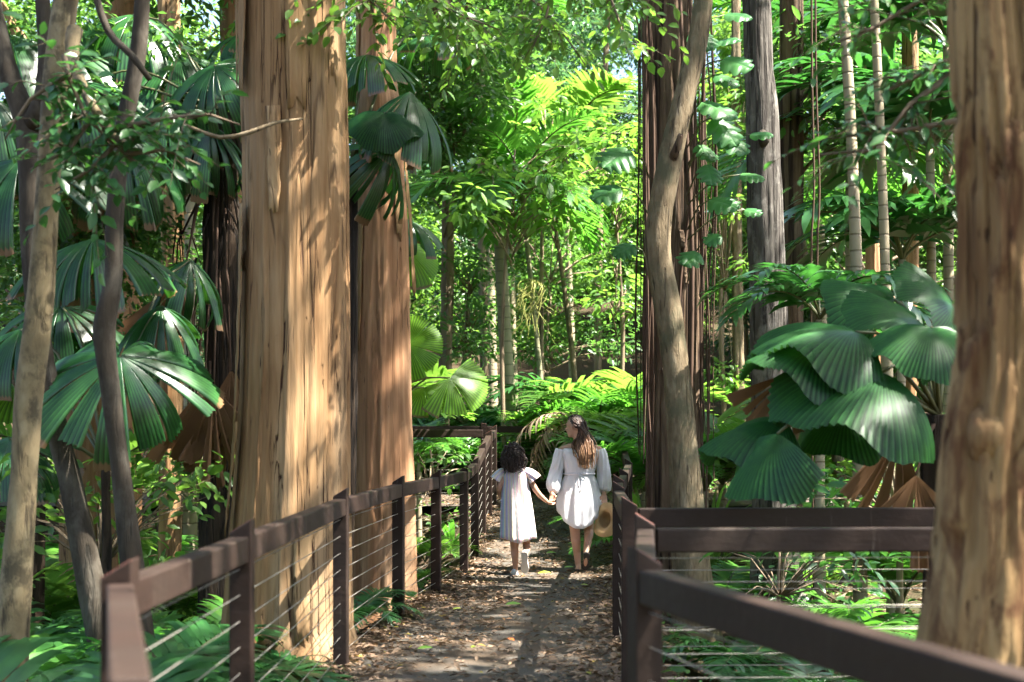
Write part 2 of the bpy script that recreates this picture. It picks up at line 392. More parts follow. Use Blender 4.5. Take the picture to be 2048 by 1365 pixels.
def grid_axis(lo, hi, fine_lo, fine_hi, fine, coarse):
    a = list(np.arange(fine_lo, fine_hi, fine)); v = fine_lo; st = fine
    L = []
    while v > lo: st *= 1.25; v -= min(st, coarse); L.append(v)
    v = fine_hi; st = fine; Rr = []
    while v < hi: Rr.append(v); st *= 1.25; v += min(st, coarse)
    return np.array(L[::-1] + a + Rr)
gx = grid_axis(-400, 400, -7, 7, .16, 40); gy = grid_axis(-300, 600, 1, 30, .2, 40)
GV = np.array([[(x, y, gz(x, y)) for x in gx] for y in gy])
idx = np.arange(len(gx) * len(gy)).reshape(len(gy), len(gx))
GF = np.stack([idx[:-1, :-1], idx[:-1, 1:], idx[1:, 1:], idx[1:, :-1]], -1).reshape(-1, 4)
tag(obj('ground', mesh('ground', GV.reshape(-1, 3), GF, M['ground'])), 'brown leaf covered forest floor beside the path', kind='structure')

ys = np.arange(-4, 20.4, .2); PV = []; nx = 15
for y in ys:
    xl = (side(LEFT, y) if y > 4.1 else -1.13) - .05; xr = (side(RIGHT, y) if y > 4.5 else .42 + (4.5 - max(y, 0)) * .27) + .05
    if 6.36 < y < 8.0: xr += 3.5 * sm(6.36, 6.5, y) * (1 - sm(7.85, 8.0, y))
    for i in range(nx):
        x = lerp(xl, xr, i / (nx - 1)); e = abs(i / (nx - 1) - .5) * 2
        PV.append((x, y, pz(y) + .012 * noise.noise(Vector((x * 2, y * 2, 0))) - (.09 if i in (0, nx - 1) else 0)))
idx = np.arange(len(PV)).reshape(len(ys), nx)
PF = np.stack([idx[:-1, :-1], idx[:-1, 1:], idx[1:, 1:], idx[1:, :-1]], -1).reshape(-1, 4)
tag(obj('path', mesh('path', PV, PF, M['path'])), 'leaf strewn walking path between the two railings', kind='structure')
PV = []; ys2 = np.arange(20.2, 22.61, .2); xs2 = np.arange(-14, 6.1, .25)
for y in ys2:
    for x in xs2: PV.append((x, y, pz(y) - .004 + .01 * noise.noise(Vector((x * 2, y * 2, 0)))))
idx = np.arange(len(PV)).reshape(len(ys2), len(xs2))
PF = np.stack([idx[:-1, :-1], idx[:-1, 1:], idx[1:, 1:], idx[1:, :-1]], -1).reshape(-1, 4)
tag(obj('path', mesh('path', PV, PF, M['path'])), 'cross path behind the far railing junction', kind='structure')

# ------------------------------------------------------------------ fences
def beam(p, q, wd, ht):
    p, q = Vector(p), Vector(q); d = (q - p); L = d.length; d.normalize()
    s = d.cross(Vector((0, 0, 1))).normalized(); u = s.cross(d)
    V = [p + d * (L * a) + s * (wd * b) + u * (ht * c) for a in (0, 1) for b, c in ((-.5, -1), (.5, -1), (.5, 0), (-.5, 0))]
    return [tuple(v) for v in V], [(0, 1, 2, 3), (7, 6, 5, 4), (0, 4, 5, 1), (1, 5, 6, 2), (2, 6, 7, 3), (3, 7, 4, 0)]
def bev(o, wd=.006):
    m = o.modifiers.new('bevel', 'BEVEL'); m.width = wd; m.segments = 2; m.limit_method = 'ANGLE'
def fence(label, posts, bays, slope=-1, spacers=True, ncab=9, posth=1.15, skip_posts=(), zf=None, base_drop=.35):
    zf = zf or (lambda x, y: pz(y))
    b0 = Vector((posts[0][0], posts[0][1], zf(*posts[0])))
    t = thing('cable_fence', label, 'fence', b0)
    rt = posth - .07
    P = [Vector((x, y, zf(x, y))) for x, y in posts]
    for i, p in enumerate(P):
        if i in skip_posts: continue
        # orient the post with its neighbours
        q = P[i + 1] if i + 1 < len(P) else P[i - 1]
        d = (q - p); d.z = 0; d.normalize(); s = Vector((d.y, -d.x, 0))
        if s.x < 0: s = -s                       # s points to +X
        h = .045; V = []
        for z in (0, 1):
            for a, b in ((-1, -1), (1, -1), (1, 1), (-1, 1)):
                v = p + d * (h * a) + s * (h * b)
                v.z = p.z - base_drop if z == 0 else p.z + posth + (-.028 * b * slope * -1 if slope else 0) - .028
                V.append(tuple(v))
        Fc = [(0, 3, 2, 1), (4, 5, 6, 7), (0, 1, 5, 4), (1, 2, 6, 5), (2, 3, 7, 6), (3, 0, 4, 7)]
        o = part(t, 'post', V, Fc, [M['timber'], M['endgrain']], midx=[0, 1, 0, 0, 0, 0], smooth=False); bev(o)
    for a, b in bays:
        p, q = P[a], P[b]; d = (q - p).normalized()
        ra = p + Vector((0, 0, rt)) + d * .047; rb = q + Vector((0, 0, rt)) - d * .047
        o = part(t, 'rail', *beam(ra, rb, .075, .108), M['timber'], smooth=False); bev(o, .008)
        L = (q - p).length
        if spacers and L > 1.2:
            m = (p + q) / 2; s = d.cross(Vector((0, 0, 1))).normalized()
            o = part(t, 'spacer', *join([beam(m + Vector((0, 0, rt - .11)), m + Vector((0, 0, -.12)), .034, .012)]), M['spacer'], smooth=False)
        for k in range(ncab):
            z = .085 + k * (rt - .22) / (ncab - 1)
            part(t, 'cable', *tube([p + Vector((0, 0, z)), q + Vector((0, 0, z))], [.0027, .0027], 5, cap=False), M['steel'])
    return t
fence('long brown timber and cable railing along the left side of the path', LEFT, [(i, i + 1) for i in range(len(LEFT) - 1)], slope=1, skip_posts=(1,))
fence('brown railing along the right of the path beside the woman', [(5.8, 8.15), (3.4, 8.1)] + RIGHT[3:], [(0, 1), (1, 2)] + [(i, i + 1) for i in range(2, 7)], slope=-1)
fence('near dark railing in the right foreground running down towards the camera corner', [(5.2, 6.55), (2.92, 6.46), (.595, 6.36), (.42, 4.5), (1.06, 2.0)], [(0, 1), (1, 2), (2, 3), (3, 4)], slope=-1)
fence('far brown railing crossing to the left at the end of the left railing', [(-.36, 20.05), (-1.95, 20.0), (-3.9, 20.0), (-6.0, 20.0), (-8.0, 20.0)], [(0, 1), (1, 2), (2, 3), (3, 4)], skip_posts=(0,), slope=0)
fence('farthest brown railing crossing behind the girl and the woman', [(-7.6, 22.6), (-5.2, 22.6), (-2.9, 22.6), (-.45, 22.6), (1.9, 22.6), (4.3, 22.6)], [(0, 1), (1, 2), (2, 3), (3, 4), (4, 5)], slope=0)

# ------------------------------------------------------------------ trunks
def paper_disp(seed, amp=.03, k=2.3, kz=.30):
    def f(th, s, r):
        c, sn = math.cos(th), math.sin(th)
        w1 = noise.noise(Vector((c * 3, sn * 3, s * 1.1 + seed))); w2 = noise.noise(Vector((c * 9 + 4, sn * 9, s * 3.5 + seed)))
        v = Vector((c * k + .22 * w1 + .05 * w2 + seed, sn * k + .22 * w1 - .06 * w2, s * kz + .12 * w1))
        p = noise.cell(v) if hasattr(noise, 'cell') else noise.noise(v)
        v2 = Vector((c * k * 2.4 + .3 * w1 + .06 * w2 + 7, sn * k * 2.4 + seed + .05 * w2, s * kz * 2.1 + .2 * w1))
        p2 = noise.cell(v2)
        lob = noise.noise(Vector((c * 1.1, sn * 1.1, s * .15 + seed)))
        return amp * (p - .5) + amp * .55 * (p2 - .5) + .10 * r * lob + amp * .22 * w2
    return f
def fis_disp(seed, amp, f=6, fz=.7):
    def g(th, s, r):
        c, sn = math.cos(th), math.sin(th)
        a = abs(noise.noise(Vector((c * f, sn * f, s * fz + seed))))
        b = noise.noise(Vector((c * f * 2.3, sn * f * 2.3, s * fz * 3 + seed)))
        lob = noise.noise(Vector((c * 1.2, sn * 1.2, s * .25 + seed)))
        return amp * (min(a * 2.2, 1) - .6) + amp * .4 * b + .10 * r * lob
    return g
def smooth_disp(seed, amp=.06):
    def g(th, s, r):
        c, sn = math.cos(th), math.sin(th)
        return r * amp * (1.5 * noise.noise(Vector((c, sn, s * .9 + seed))) + .7 * noise.noise(Vector((c * 3, sn * 3, s * 4 + seed))))
    return g

def trunk_pts(pts, Y, top=None, flare=1.25):
    """pts: (px, py, width_px[, dY]) from top of frame down; extends up to height `top` and down into the ground"""
    P, Rd = [], []
    for p in pts:
        y = Y + (p[3] if len(p) > 3 else 0)
        P.append(at(p[0], p[1], y)); Rd.append(p[2] / 2 * y / F)
    if top:
        d = (P[0] - P[1]).normalized(); d = Vector((d.x * .5, d.y, abs(d.z))).normalized()
        up = P[0] + d * ((top - P[0].z) / d.z)
        P.insert(0, up); Rd.insert(0, Rd[0] * .72)
    g = gz(P[-1].x, P[-1].y)
    if P[-1].z > g - .1:
        d = (P[-1] - P[-2]).normalized(); e = P[-1] + d * min(((P[-1].z - g + .25) / max(-d.z, .4)), 6)
        P.append(e); Rd.append(Rd[-1] * flare)
    return P[::-1], Rd[::-1]

# ------------------------------------------------------------------ leaf clouds
T_DIA = (np.array([(0, 0, 0), (.45, .5, .07), (1, 0, -.10), (.45, -.5, .07)]), np.array([(0, 2, 1), (0, 3, 2)]))
T_OVA = (np.array([(0, 0, 0), (.22, .36, .06), (.55, .46, .05), (.85, .22, -.02), (1, 0, -.10), (.85, -.22, -.02), (.55, -.46, .05), (.22, -.36, .06), (.5, 0, 0)]),
         np.array([(0, 8, 1), (8, 2, 1), (8, 3, 2), (8, 4, 3), (0, 7, 8), (8, 7, 6), (8, 6, 5), (8, 5, 4)]))
def unit(a): return a / np.maximum(np.linalg.norm(a, axis=-1, keepdims=True), 1e-9)
def leaves(P, D, N, L, W, tmpl=T_DIA):
    P = np.asarray(P); D = unit(np.asarray(D)); S = unit(np.cross(D, np.asarray(N))); N = np.cross(S, D)
    L = np.broadcast_to(np.asarray(L), (len(P),)); W = np.broadcast_to(np.asarray(W), (len(P),))
    tv, tf = tmpl
    V = P[:, None] + D[:, None] * (tv[None, :, 0:1] * L[:, None, None]) + S[:, None] * (tv[None, :, 1:2] * W[:, None, None]) + N[:, None] * (tv[None, :, 2:3] * L[:, None, None])
    Fc = tf[None] + (np.arange(len(P)) * len(tv))[:, None, None]
    return V.reshape(-1, 3), Fc.reshape(-1, 3)
def ball(n, rng):
    d = unit(rng.normal(size=(n, 3))); return d * rng.random((n, 1)) ** (1 / 3)
def clump_cloud(cent, rad, per, L, W, rng, flat=.55, tmpl=T_DIA, droop=.35):
    """leaves gathered on drooping sprays round each centre"""
    Ps, Ds, Ns = [], [], []
    for c, r in zip(cent, rad):
        n = max(4, int(per * (r ** 2)))
        o = ball(n, rng) * np.array([r, r, r * flat])
        Ps.append(np.asarray(c) + o)
        d = unit(o + 1e-6) + rng.normal(size=(n, 3)) * .55; d[:, 2] = d[:, 2] * .5 - droop
        Ds.append(d); nn = rng.normal(size=(n, 3)) * .45; nn[:, 2] += 1; Ns.append(nn)
    P, D, N = np.concatenate(Ps), np.concatenate(Ds), np.concatenate(Ns)
    s = rng.uniform(.65, 1.25, len(P))
    return leaves(P, D, N, L * s, W * s, tmpl)

def crown_data(rx, rz, ncl, clr, per, L, W, seed, shell=.35, tmpl=T_DIA):
    rng = np.random.default_rng(seed)
    c = unit(rng.normal(size=(ncl, 3))) * (shell + (1 - shell) * rng.random((ncl, 1)) ** .6) * np.array([rx, rx, rz])
    r = rng.uniform(.6, 1.3, ncl) * clr
    V, Fc = clump_cloud(c, r, per, L, W, rng, tmpl=tmpl)
    return c, r, V, Fc
CROWN = []
for i in range(4):      # canopy crowns, unit about 5 m
    c, r, V, Fc = crown_data(4.6, 2.0, 34, .95, 120, .24, .11, 100 + i)
    CROWN.append((c, mesh('canopy_foliage', V, Fc, M['crown'], smooth=False)))
BCROWN = []
for i in range(5):      # crowns of the trees in the background
    c, r, V, Fc = crown_data(2.6, 3.2, 46, .85, 330, .175, .08, 200 + i, .25)
    BCROWN.append((c, V, Fc, {}))
def bcrown_mesh(i, mat):
    c, V, Fc, cache = BCROWN[i]
    if mat not in cache: cache[mat] = mesh('foliage', V, Fc, M[mat], smooth=False)
    return c, cache[mat]

def limbs(top, targets, r0, rng, n=6):
    out = []
    for t in targets:
        t = Vector(t); mid = top.lerp(t, .5) + Vector((rng.normal() * .3, rng.normal() * .3, .5 + rng.random() * .4))
        out.append(tube([top - Vector((0, 0, .2)), mid, t], [r0, r0 * .6, r0 * .15], n, .4))
    return join(out)

def add_canopy(t, top, centre, k, scale, r0, mat=None, rz=0.0, nl=9):
    """limbs and a crown for tree t; the crown may sit off to one side"""
    c, me = CROWN[k]
    rng = np.random.default_rng(int(abs(centre[0]) * 31 + centre[1] * 7) + k)
    o = obj('crown', me, t, Vector(centre) - t.location); o.scale = (scale, scale, scale * .8); o.rotation_euler = (0, 0, rz)
    Mx = Matrix.Translation(centre) @ Matrix.Rotation(rz, 4, 'Z') @ Matrix.Diagonal((scale, scale, scale * .8, 1))
    sel = rng.choice(len(c), nl, replace=False)
    V, Fc = limbs(top, [Mx @ Vector(c[i]) for i in sel], r0, rng)
    part(t, 'limb', V, Fc, mat or M['bgbark'])

def bark_strip(t, P, Rd, s_frac, th, length, width, lift, curl, seed, mat):
    """a sheet of bark hanging off the trunk: attached at its top edge, lifting away downwards"""
    rng = np.random.default_rng(seed); nu, nv = 5, 14
    cum = [0]
    for a, b in zip(P[:-1], P[1:]): cum.append(cum[-1] + (b - a).length)
    tot = cum[-1]; V = []
    for j in range(nv):
        f = j / (nv - 1); s = s_frac * tot - f * length
        i = max(0, min(len(P) - 2, int(np.searchsorted(cum, s)) - 1)); q = (s - cum[i]) / max(cum[i + 1] - cum[i], 1e-6)
        c = P[i].lerp(P[i + 1], q); r = lerp(Rd[i], Rd[i + 1], q)
        wv = width * (1 - .3 * f * f) * (1 + .12 * noise.noise(Vector((f * 6, seed, 0))))
        for k in range(nu):
            u = k / (nu - 1) - .5
            a = th + u * wv / r + .012 * noise.noise(Vector((f * 4, seed, 3))) / max(r, .1) + .006 * noise.noise(Vector((f * 17, seed, u * 3))) / max(r, .1)
            out = r * 1.0 + .004 + lift * f ** 1.6 + curl * (u + .5) ** 2 * (.4 + .6 * f) + .003 * rng.normal() * (f > .1)
            zz = -.10 * length * rng.random() if j == nv - 1 else 0
            V.append((c.x + math.cos(a) * out, c.y + math.sin(a) * out, c.z + zz - (.05 * lift * f)))
    idx = np.arange(nu * nv).reshape(nv, nu)
    Fc = np.stack([idx[:-1, :-1], idx[:-1, 1:], idx[1:, 1:], idx[1:, :-1]], -1).reshape(-1, 4)
    o = part(t, 'bark_strip', V, Fc, mat)
    m = o.modifiers.new('thickness', 'SOLIDIFY'); m.thickness = .003; m.offset = 0
    return o

def tree(name, label, pts, Y, mat, disp, n=24, step=.1, top=11, cat='tree', flare=1.45, group=None):
    P, Rd = trunk_pts(pts, Y, top, flare)
    P, Rd = spline(P, Rd, .35)
    t = thing(name, label, cat, (P[0].x, P[0].y, gz(P[0].x, P[0].y)), group)
    V, Fc = tube(P, Rd, n, step, disp)
    part(t, 'trunk', V, Fc, mat)
    return t, P, Rd

# T1 the big paperbark
T1, P1, R1 = tree('paperbark_tree', 'widest paperbark trunk, tan and peeling, just behind the left railing',
    [(583, 0, 216), (588, 300, 214), (588, 500, 214), (585, 800, 222), (578, 1000, 236), (570, 1250, 262)], 10.0, M['paper1'], paper_disp(3.1, .017, 1.9, .11), 190, .05, 12)
add_canopy(T1, P1[-1], (-2.6, 12.5, 15), 0, .9, .13, M['paper1'], .4)
rs = random.Random(4)
for i in range(9):
    bark_strip(T1, P1, R1, rs.uniform(.10, .50), R(rs.uniform(182, 358)), rs.uniform(.5, 1.6), rs.uniform(.07, .18), rs.uniform(.0, .010), rs.uniform(.0, .022), 10 + i, M['strip'])
# T2 the second paperbark
T2, P2, R2 = tree('paperbark_tree', 'smoother pinkish paperbark trunk behind the left railing, right of the widest trunk',
    [(752, 0, 84), (757, 200, 92), (763, 450, 108), (764, 700, 118), (765, 900, 122), (768, 1100, 128), (768, 1220, 134)], 13.0, M['paper2'], paper_disp(8.4, .015, 1.4, .12), 110, .05, 12)
add_canopy(T2, P2[-1], (-3.0, 19, 15), 1, .85, .11, M['paper2'], 1.2)
for i in range(3):
    bark_strip(T2, P2, R2, rs.uniform(.3, .5), R(rs.uniform(182, 358)), rs.uniform(.7, 1.3), rs.uniform(.05, .12), rs.uniform(.0, .008), rs.uniform(.0, .015), 60 + i, M['strip'])
bark_strip(T2, P2, R2, .37, R(354), 1.3, .07, .03, .02, 99, M['strip'])
# T3 brown stringy trunk with hanging roots
T3, P3, R3 = tree('stringybark_tree', 'dark reddish brown trunk draped with hanging roots, behind the leaning pale trunk',
    [(1335, 0, 96), (1340, 300, 100), (1346, 500, 104), (1345, 800, 104), (1346, 1000, 108), (1350, 1130, 124)], 14.0, M['stringy'], fis_disp(2.2, .035, 5, .5), 80, .06, 13)
add_canopy(T3, P3[-1], (4.4, 16.0, 15.5), 2, .7, .12, M['stringy'], 2.0)
for i in range(34):
    px = rs.choice([rs.uniform(1376, 1410), rs.uniform(1385, 1450), rs.uniform(1283, 1300)])
    y = 14 + rs.uniform(-.35, .1); a = at(px + rs.uniform(-6, 6), rs.uniform(-120, 120), y); b = at(px + rs.uniform(-8, 8), rs.uniform(850, 1090), y)
    b.z = max(b.z, gz(b.x, b.y) - .05)
    m1 = a.lerp(b, .35) + Vector((rs.gauss(0, .03), 0, 0)); m2 = a.lerp(b, .7) + Vector((rs.gauss(0, .04), 0, 0))
    r = rs.choice([.006, .008, .011, .016])
    part(T3, 'aerial_root', *tube([a, m1, m2, b], [r, r, r * .9, r * .7], 5, .35, cap=False), M['vinewood'])
for i in range(12):
    bark_strip(T3, P3, R3, rs.uniform(.05, .33), R(rs.uniform(190, 350)), rs.uniform(.12, .4), rs.uniform(.02, .06), rs.uniform(.004, .025), .01, 140 + i, M['stringy'])
# T4 leaning pale trunk
T4, P4, R4 = tree('crooked_tree', 'crooked pale grey trunk leaning in front of the dark brown trunk',
    [(1412, -40, 36), (1396, 80, 40), (1362, 220, 44), (1338, 330, 50), (1320, 430, 48), (1316, 510, 50), (1336, 620, 56), (1352, 740, 54), (1364, 880, 58), (1374, 1010, 66), (1384, 1150, 78)], 12.6, M['palegrey'], smooth_disp(5), 36, .06, 9)
add_canopy(T4, P4[-1], (2.0, 12.0, 11.2), 3, .45, .06, M['palegrey'], .3, 7)
part(T4, 'branch_stub', *tube([at(1344, 322, 12.55), at(1352, 300, 12.45), at(1362, 268, 12.4)], [.05, .035, .022], 10, .03), M['stringy'])
# T5 grey fissured trunk
T5, P5, R5 = tree('grey_bark_tree', 'straight dark grey trunk with fissured bark right of the hanging roots',
    [(1512, 0, 58), (1522, 200, 66), (1528, 400, 72), (1535, 600, 74), (1542, 850, 80), (1548, 1060, 86)], 15.0, M['greyfis'], fis_disp(6.1, .014, 9, .8), 70, .07, 13)
add_canopy(T5, P5[-1], (3.4, 23.5, 14.5), 0, .5, .1, M['greyfis'], 3.0)
part(T5, 'burl', *tube([at(1525, 264, 14.82), at(1527, 280, 14.74), at(1527, 292, 14.84)], [.03, .06, .03], 12, .02, smooth_disp(3, .3)), M['darkbark'])
# near tree at the right edge
TR, PR, RR = tree('paperbark_tree', 'blurred buff paperbark trunk filling the right edge of the view',
    [(2010, 0, 238), (2030, 300, 250), (2040, 520, 260), (2036, 760, 264), (2018, 920, 272), (2016, 1100, 292), (2002, 1300, 330)], 4.4, M['paperR'], paper_disp(5.7, .024, 2.6, 1.6), 110, .035, 11)
add_canopy(TR, PR[-1], (4.6, 7.9, 14.0), 1, .8, .1, M['paperR'], 4.0)
part(TR, 'burl', *tube([at(1985, 700, 4.36), at(1980, 800, 4.33), at(1976, 870, 4.275), at(1980, 925, 4.33), at(1990, 980, 4.40)], [.01, .035, .058, .05, .01], 24, .015, smooth_disp(4, .35)), M['paperR'])
# thin trunks at the left
TL1, PL1, RL1 = tree('slender_tree', 'mottled pale slender trunk at the left edge of the view',
    [(134, -20, 50), (112, 150, 52), (96, 380, 46), (80, 600, 54), (58, 780, 56), (48, 950, 52), (38, 1100, 60), (26, 1240, 66)], 8.0, M['mottled'], smooth_disp(9), 30, .06, 9)
add_canopy(TL1, PL1[-1], (-1.6, 12.5, 11.0), 2, .75, .06, M['mottled'], 1.0, 7)
TL2, PL2, RL2 = tree('forked_tree', 'dark forked trunk rising behind the mottled pale trunk at the left',
    [(-30, -60, 36), (12, 130, 40), (50, 240, 46), (60, 330, 46), (62, 520, 36), (84, 700, 40), (112, 850, 42), (140, 960, 46), (160, 1060, 50)], 9.5, M['darkbark'], smooth_disp(12), 28, .07, 9)
part(TL2, 'fork', *tube([at(60, 255, 9.5), at(84, 200, 9.4), at(92, 100, 9.45), at(82, -60, 9.5), at(84, -300, 9.5)], [.07, .055, .05, .048, .04], 18, .08, smooth_disp(2)), M['darkbark'])
add_canopy(TL2, PL2[-1], (-5.2, 12.0, 11.0), 3, .75, .06, M['darkbark'], 1.7, 7)
TL3, PL3, RL3 = tree('dark_tree', 'dark bent trunk standing among the fan palm leaves left of the widest trunk',
    [(286, -20, 30), (276, 110, 32), (246, 270, 34), (230, 430, 36), (226, 560, 36), (208, 660, 44), (218, 760, 38), (236, 900, 36), (250, 1010, 40), (264, 1130, 46)], 8.6, M['darkbark'], smooth_disp(17), 28, .06, 8.5)
add_canopy(TL3, PL3[-1], (-3.6, 16.0, 12.4), 1, .85, .05, M['darkbark'], 5.0, 7)

# ------------------------------------------------------------------ fan palms
def fan_mesh(seed, span=330, npl=46, cone=20, bend=35, wedge=(3, 8), gap=.10, droop=18, lenvar=.1, mat='fan', K=8, undiv=False, name='fan_blade', amp=.55):
    rng = random.Random(seed); Vs, Fs, UV = [], [], []
    a0 = -span / 2; da = span / npl; i = 0
    while i < npl:
        n = npl if undiv else min(rng.randint(*wedge), npl - i)
        ext = 0 if undiv else rng.uniform(-droop * .6, droop); ln = 1 + rng.uniform(-lenvar, lenvar)
        mid = a0 + (i + n / 2) * da; tw = 0 if undiv else rng.uniform(-.10, .10)
        base = len(Vs); cols = 2 * n + 1
        for c in range(cols):
            ang = a0 + (i + c / 2) * da; rel = (ang - mid)
            ridge = c % 2
            rho, z = .0, .0; rl = ln * (1 + (.025 if ridge else -.02) + rng.uniform(-.012, .012))
            wob = (.075 * math.sin(R(ang) * 4.3 + seed * 1.7) + .05 * math.sin(R(ang) * 9 + seed)) if undiv else 0
            if undiv: ext = 34 * (abs(rel) / (span / 2)) ** 2 + 10 * math.sin(R(ang) * 3 + seed); rl *= 1 - .10 * (abs(rel) / (span / 2)) ** 3
            for k in range(K + 1):
                f = k / K; dr = rl / K if k else 0.0
                phi = R(cone + (bend + ext) * f ** 1.3)
                rho += math.cos(phi) * dr; z -= math.sin(phi) * dr
                aa = R(mid + rel * (1 - gap * f * (0 if undiv else 1)))
                am = (amp * R(da) * rho) * (1 if ridge else -.35) * (1 - .25 * f)
                zz = z + am + tw * (rel / (n * da)) * f + wob * f * f
                Vs.append((max(rho, .02) * math.cos(aa), max(rho, .02) * math.sin(aa), zz)); UV.append((i + c / 2, f * rl / 1.02))
        for c in range(cols - 1):
            for k in range(K):
                q = base + c * (K + 1) + k; Fs.append((q, q + 1, q + K + 2, q + K + 1))
        i += n
    return mesh(name, Vs, np.array(Fs), M[mat], uv=UV, smooth=False)
FAN = {
    'umb': [fan_mesh(s, 335, 78, 12, 46, (3, 7), .22, 34) for s in (1, 2, 3)],
    'hang': [fan_mesh(s, 300, 70, 28, 50, (3, 7), .26, 34) for s in (11, 12)],
    'full': [fan_mesh(s, sp, int(sp / 3.9), -6, 40, undiv=True, mat='fanfull', amp=.7) for s, sp in ((21, 215), (22, 180), (23, 150))],
    'light': [fan_mesh(s, sp, 34, 4, 20, (5, 12), .06, 10, mat='fanlight') for s, sp in ((31, 190), (32, 240))],
    'deadhang': [fan_mesh(s, sp, int(sp / 3.4), 2, 16, (2, 6), .14, 34, .22, mat='deadfan', amp=.95) for s, sp in ((51, 95), (52, 70))],
    'dead': [fan_mesh(s, 220, 50, 58, 30, (3, 7), .12, 24, mat='deadfan', amp=.8) for s in (41, 42)],
}
def place_leaf(t, me, hub, fwd, nrm, scale, name='leaf'):
    f = Vector(fwd).normalized(); n = Vector(nrm); n = (n - f * n.dot(f)).normalized(); s = n.cross(f)
    o = obj(name, me, t)
    Mx = Matrix((( f.x, s.x, n.x), (f.y, s.y, n.y), (f.z, s.z, n.z))).to_4x4()
    mw = Matrix.Translation(Vector(hub) - t.location) @ Mx @ Matrix.Scale(scale, 4)
    o.matrix_local = mw; LEAFM[o] = Matrix.Translation(t.location) @ mw
    return o
LEAFM = {}
def under_leaf(p, lf, t):
    p.parent = lf; p.matrix_parent_inverse = LEAFM[lf].inverted(); p.location = t.location
def fan_palm(label, base, top, r, lv, trunk_mat='palmfibre', name='fan_palm', trunk=True, group=None, petiole=True):
    base, top = Vector(base), Vector(top)
    t = thing(name, label, 'palm', base, group)
    if trunk:
        part(t, 'trunk', *tube([base - Vector((0, 0, .1)), base.lerp(top, .5) + Vector((.04, 0, 0)), top], [r * 1.2, r, r * .9], 22, .07, fis_disp(base.x, r * .25, 4, 1.2)), M[trunk_mat])
    for kind, v, hub, fwd, nrm, sc in lv:
        lf = place_leaf(t, FAN[kind][v], hub, fwd, nrm, sc)
        if petiole:
            h = Vector(hub); m = top.lerp(h, .55) + Vector((0, 0, .18 * (h - top).length))
            if kind.startswith('dead'): m = top.lerp(h, .6) + Vector((0, 0, .05))
            p = part(t, 'petiole', *tube([top, m, h], [.016, .011, .008], 6, .15), M['petiole'] if not kind.startswith('dead') else M['vinewood']); under_leaf(p, lf, t)
    return t
UP = (0, 0, 1)
A = at
# the left palm with a dark skirted trunk
tb = at(436, 950, 12.4); tb.z = gz(tb.x, tb.y); tt = at(440, 230, 12.4)
LP = fan_palm('tall fan palm with dark fibrous trunk and dead skirt, left of the widest trunk', tb, tt, .17, [
    ('umb', 0, A(265, 30, 12.9), (.3, -1, -.5), (.25, -.75, 1), .82),
    ('umb', 1, A(430, 132, 12.0), (.1, -1, -.8), (-.25, -1.0, 1), .70),
    ('hang', 0, A(330, 205, 12.0), (.4, -1, -.6), (.3, -.8, 1), .85),
    ('umb', 2, A(165, 165, 12.4), (-.3, -1, -.6), (-.2, -.9, 1), .85),
    ('hang', 1, A(250, 270, 11.6), (-.2, -1, -.6), (.0, -.9, 1), .80),
    ('umb', 1, A(90, 240, 12.6), (-.5, -1, -.5), (-.3, -.8, 1), .80),
    ('umb', 2, A(355, 110, 12.8), (.2, -1, -.6), (.1, -.9, 1), .80),
    ('hang', 1, A(420, 250, 12.0), (.5, -1, -.7), (.3, -.9, 1), .65),
    ('hang', 0, A(190, 370, 12.2), (-.2, -1, -.8), (-.1, -.8, 1), .70),
    ('umb', 0, A(520, 70, 13.6), (1, -.3, -.1), (.3, .1, 1), .7),
    ('deadhang', 0, A(428, 775, 11.9), (-.05, -.2, -1), (-.1, -1, .15), .70),
    ('deadhang', 1, A(462, 740, 12.1), (.12, -.2, -1), (.2, -1, .15), .80),
    ('deadhang', 1, A(392, 790, 12.1), (-.15, -.1, -1), (-.3, -1, .1), .62),
    ('deadhang', 1, A(365, 560, 12.0), (-.45, -.2, -1), (-.3, -1, .2), .60)])
for i in range(42):
    a = R(rs.uniform(180, 360)); z0 = tt.z - rs.uniform(0, 2.2); r0 = .19
    p = Vector((tb.x + math.cos(a) * r0, tb.y + math.sin(a) * r0, z0)); L = rs.uniform(.3, 1.1)
    q = p + Vector((math.cos(a) * rs.uniform(.0, .12) + rs.gauss(0, .05), math.sin(a) * .05, -L))
    part(LP, 'dead_petiole', *tube([p, p.lerp(q, .5) + Vector((math.cos(a) * .07, math.sin(a) * .07, 0)), q], [.012, .009, .004], 5, .2), M['palmfibre'] if i % 3 else M['vinewood'])
b2 = at(190, 1080, 10.2); b2.z = gz(b2.x, b2.y)
fan_palm('glossy fan palm with wide drooping star leaves before the brown dead fans', b2, at(212, 930, 10.4), .035, [
    ('umb', 1, A(188, 478, 10.4), (.05, -1, -.2), (.0, -.38, 1), .74),
    ('hang', 0, A(322, 612, 10.7), (.45, -1, -.5), (.25, -.75, 1), .62),
    ('umb', 2, A(240, 712, 9.4), (.1, -1, -1.0), (.12, -1.0, .75), .74),
    ('umb', 0, A(40, 660, 11.0), (-.2, -1, -.5), (-.1, -.6, 1), .60),
    ('umb', 1, A(120, 610, 11.2), (-.1, -1, -.5), (.1, -.5, 1), .62),
    ('hang', 1, A(380, 520, 11.6), (.4, -1, -.5), (.3, -.5, 1), .6),
    ('umb', 0, A(20, 880, 10.2), (-.3, -1, -.6), (-.1, -.9, 1), .55),
    ('light', 1, A(30, 780, 11.5), (-.5, -.6, -.2), (0, -.6, 1), .5)], 'palmfibre')
b3 = at(60, 1060, 11.8); b3.z = gz(b3.x, b3.y)
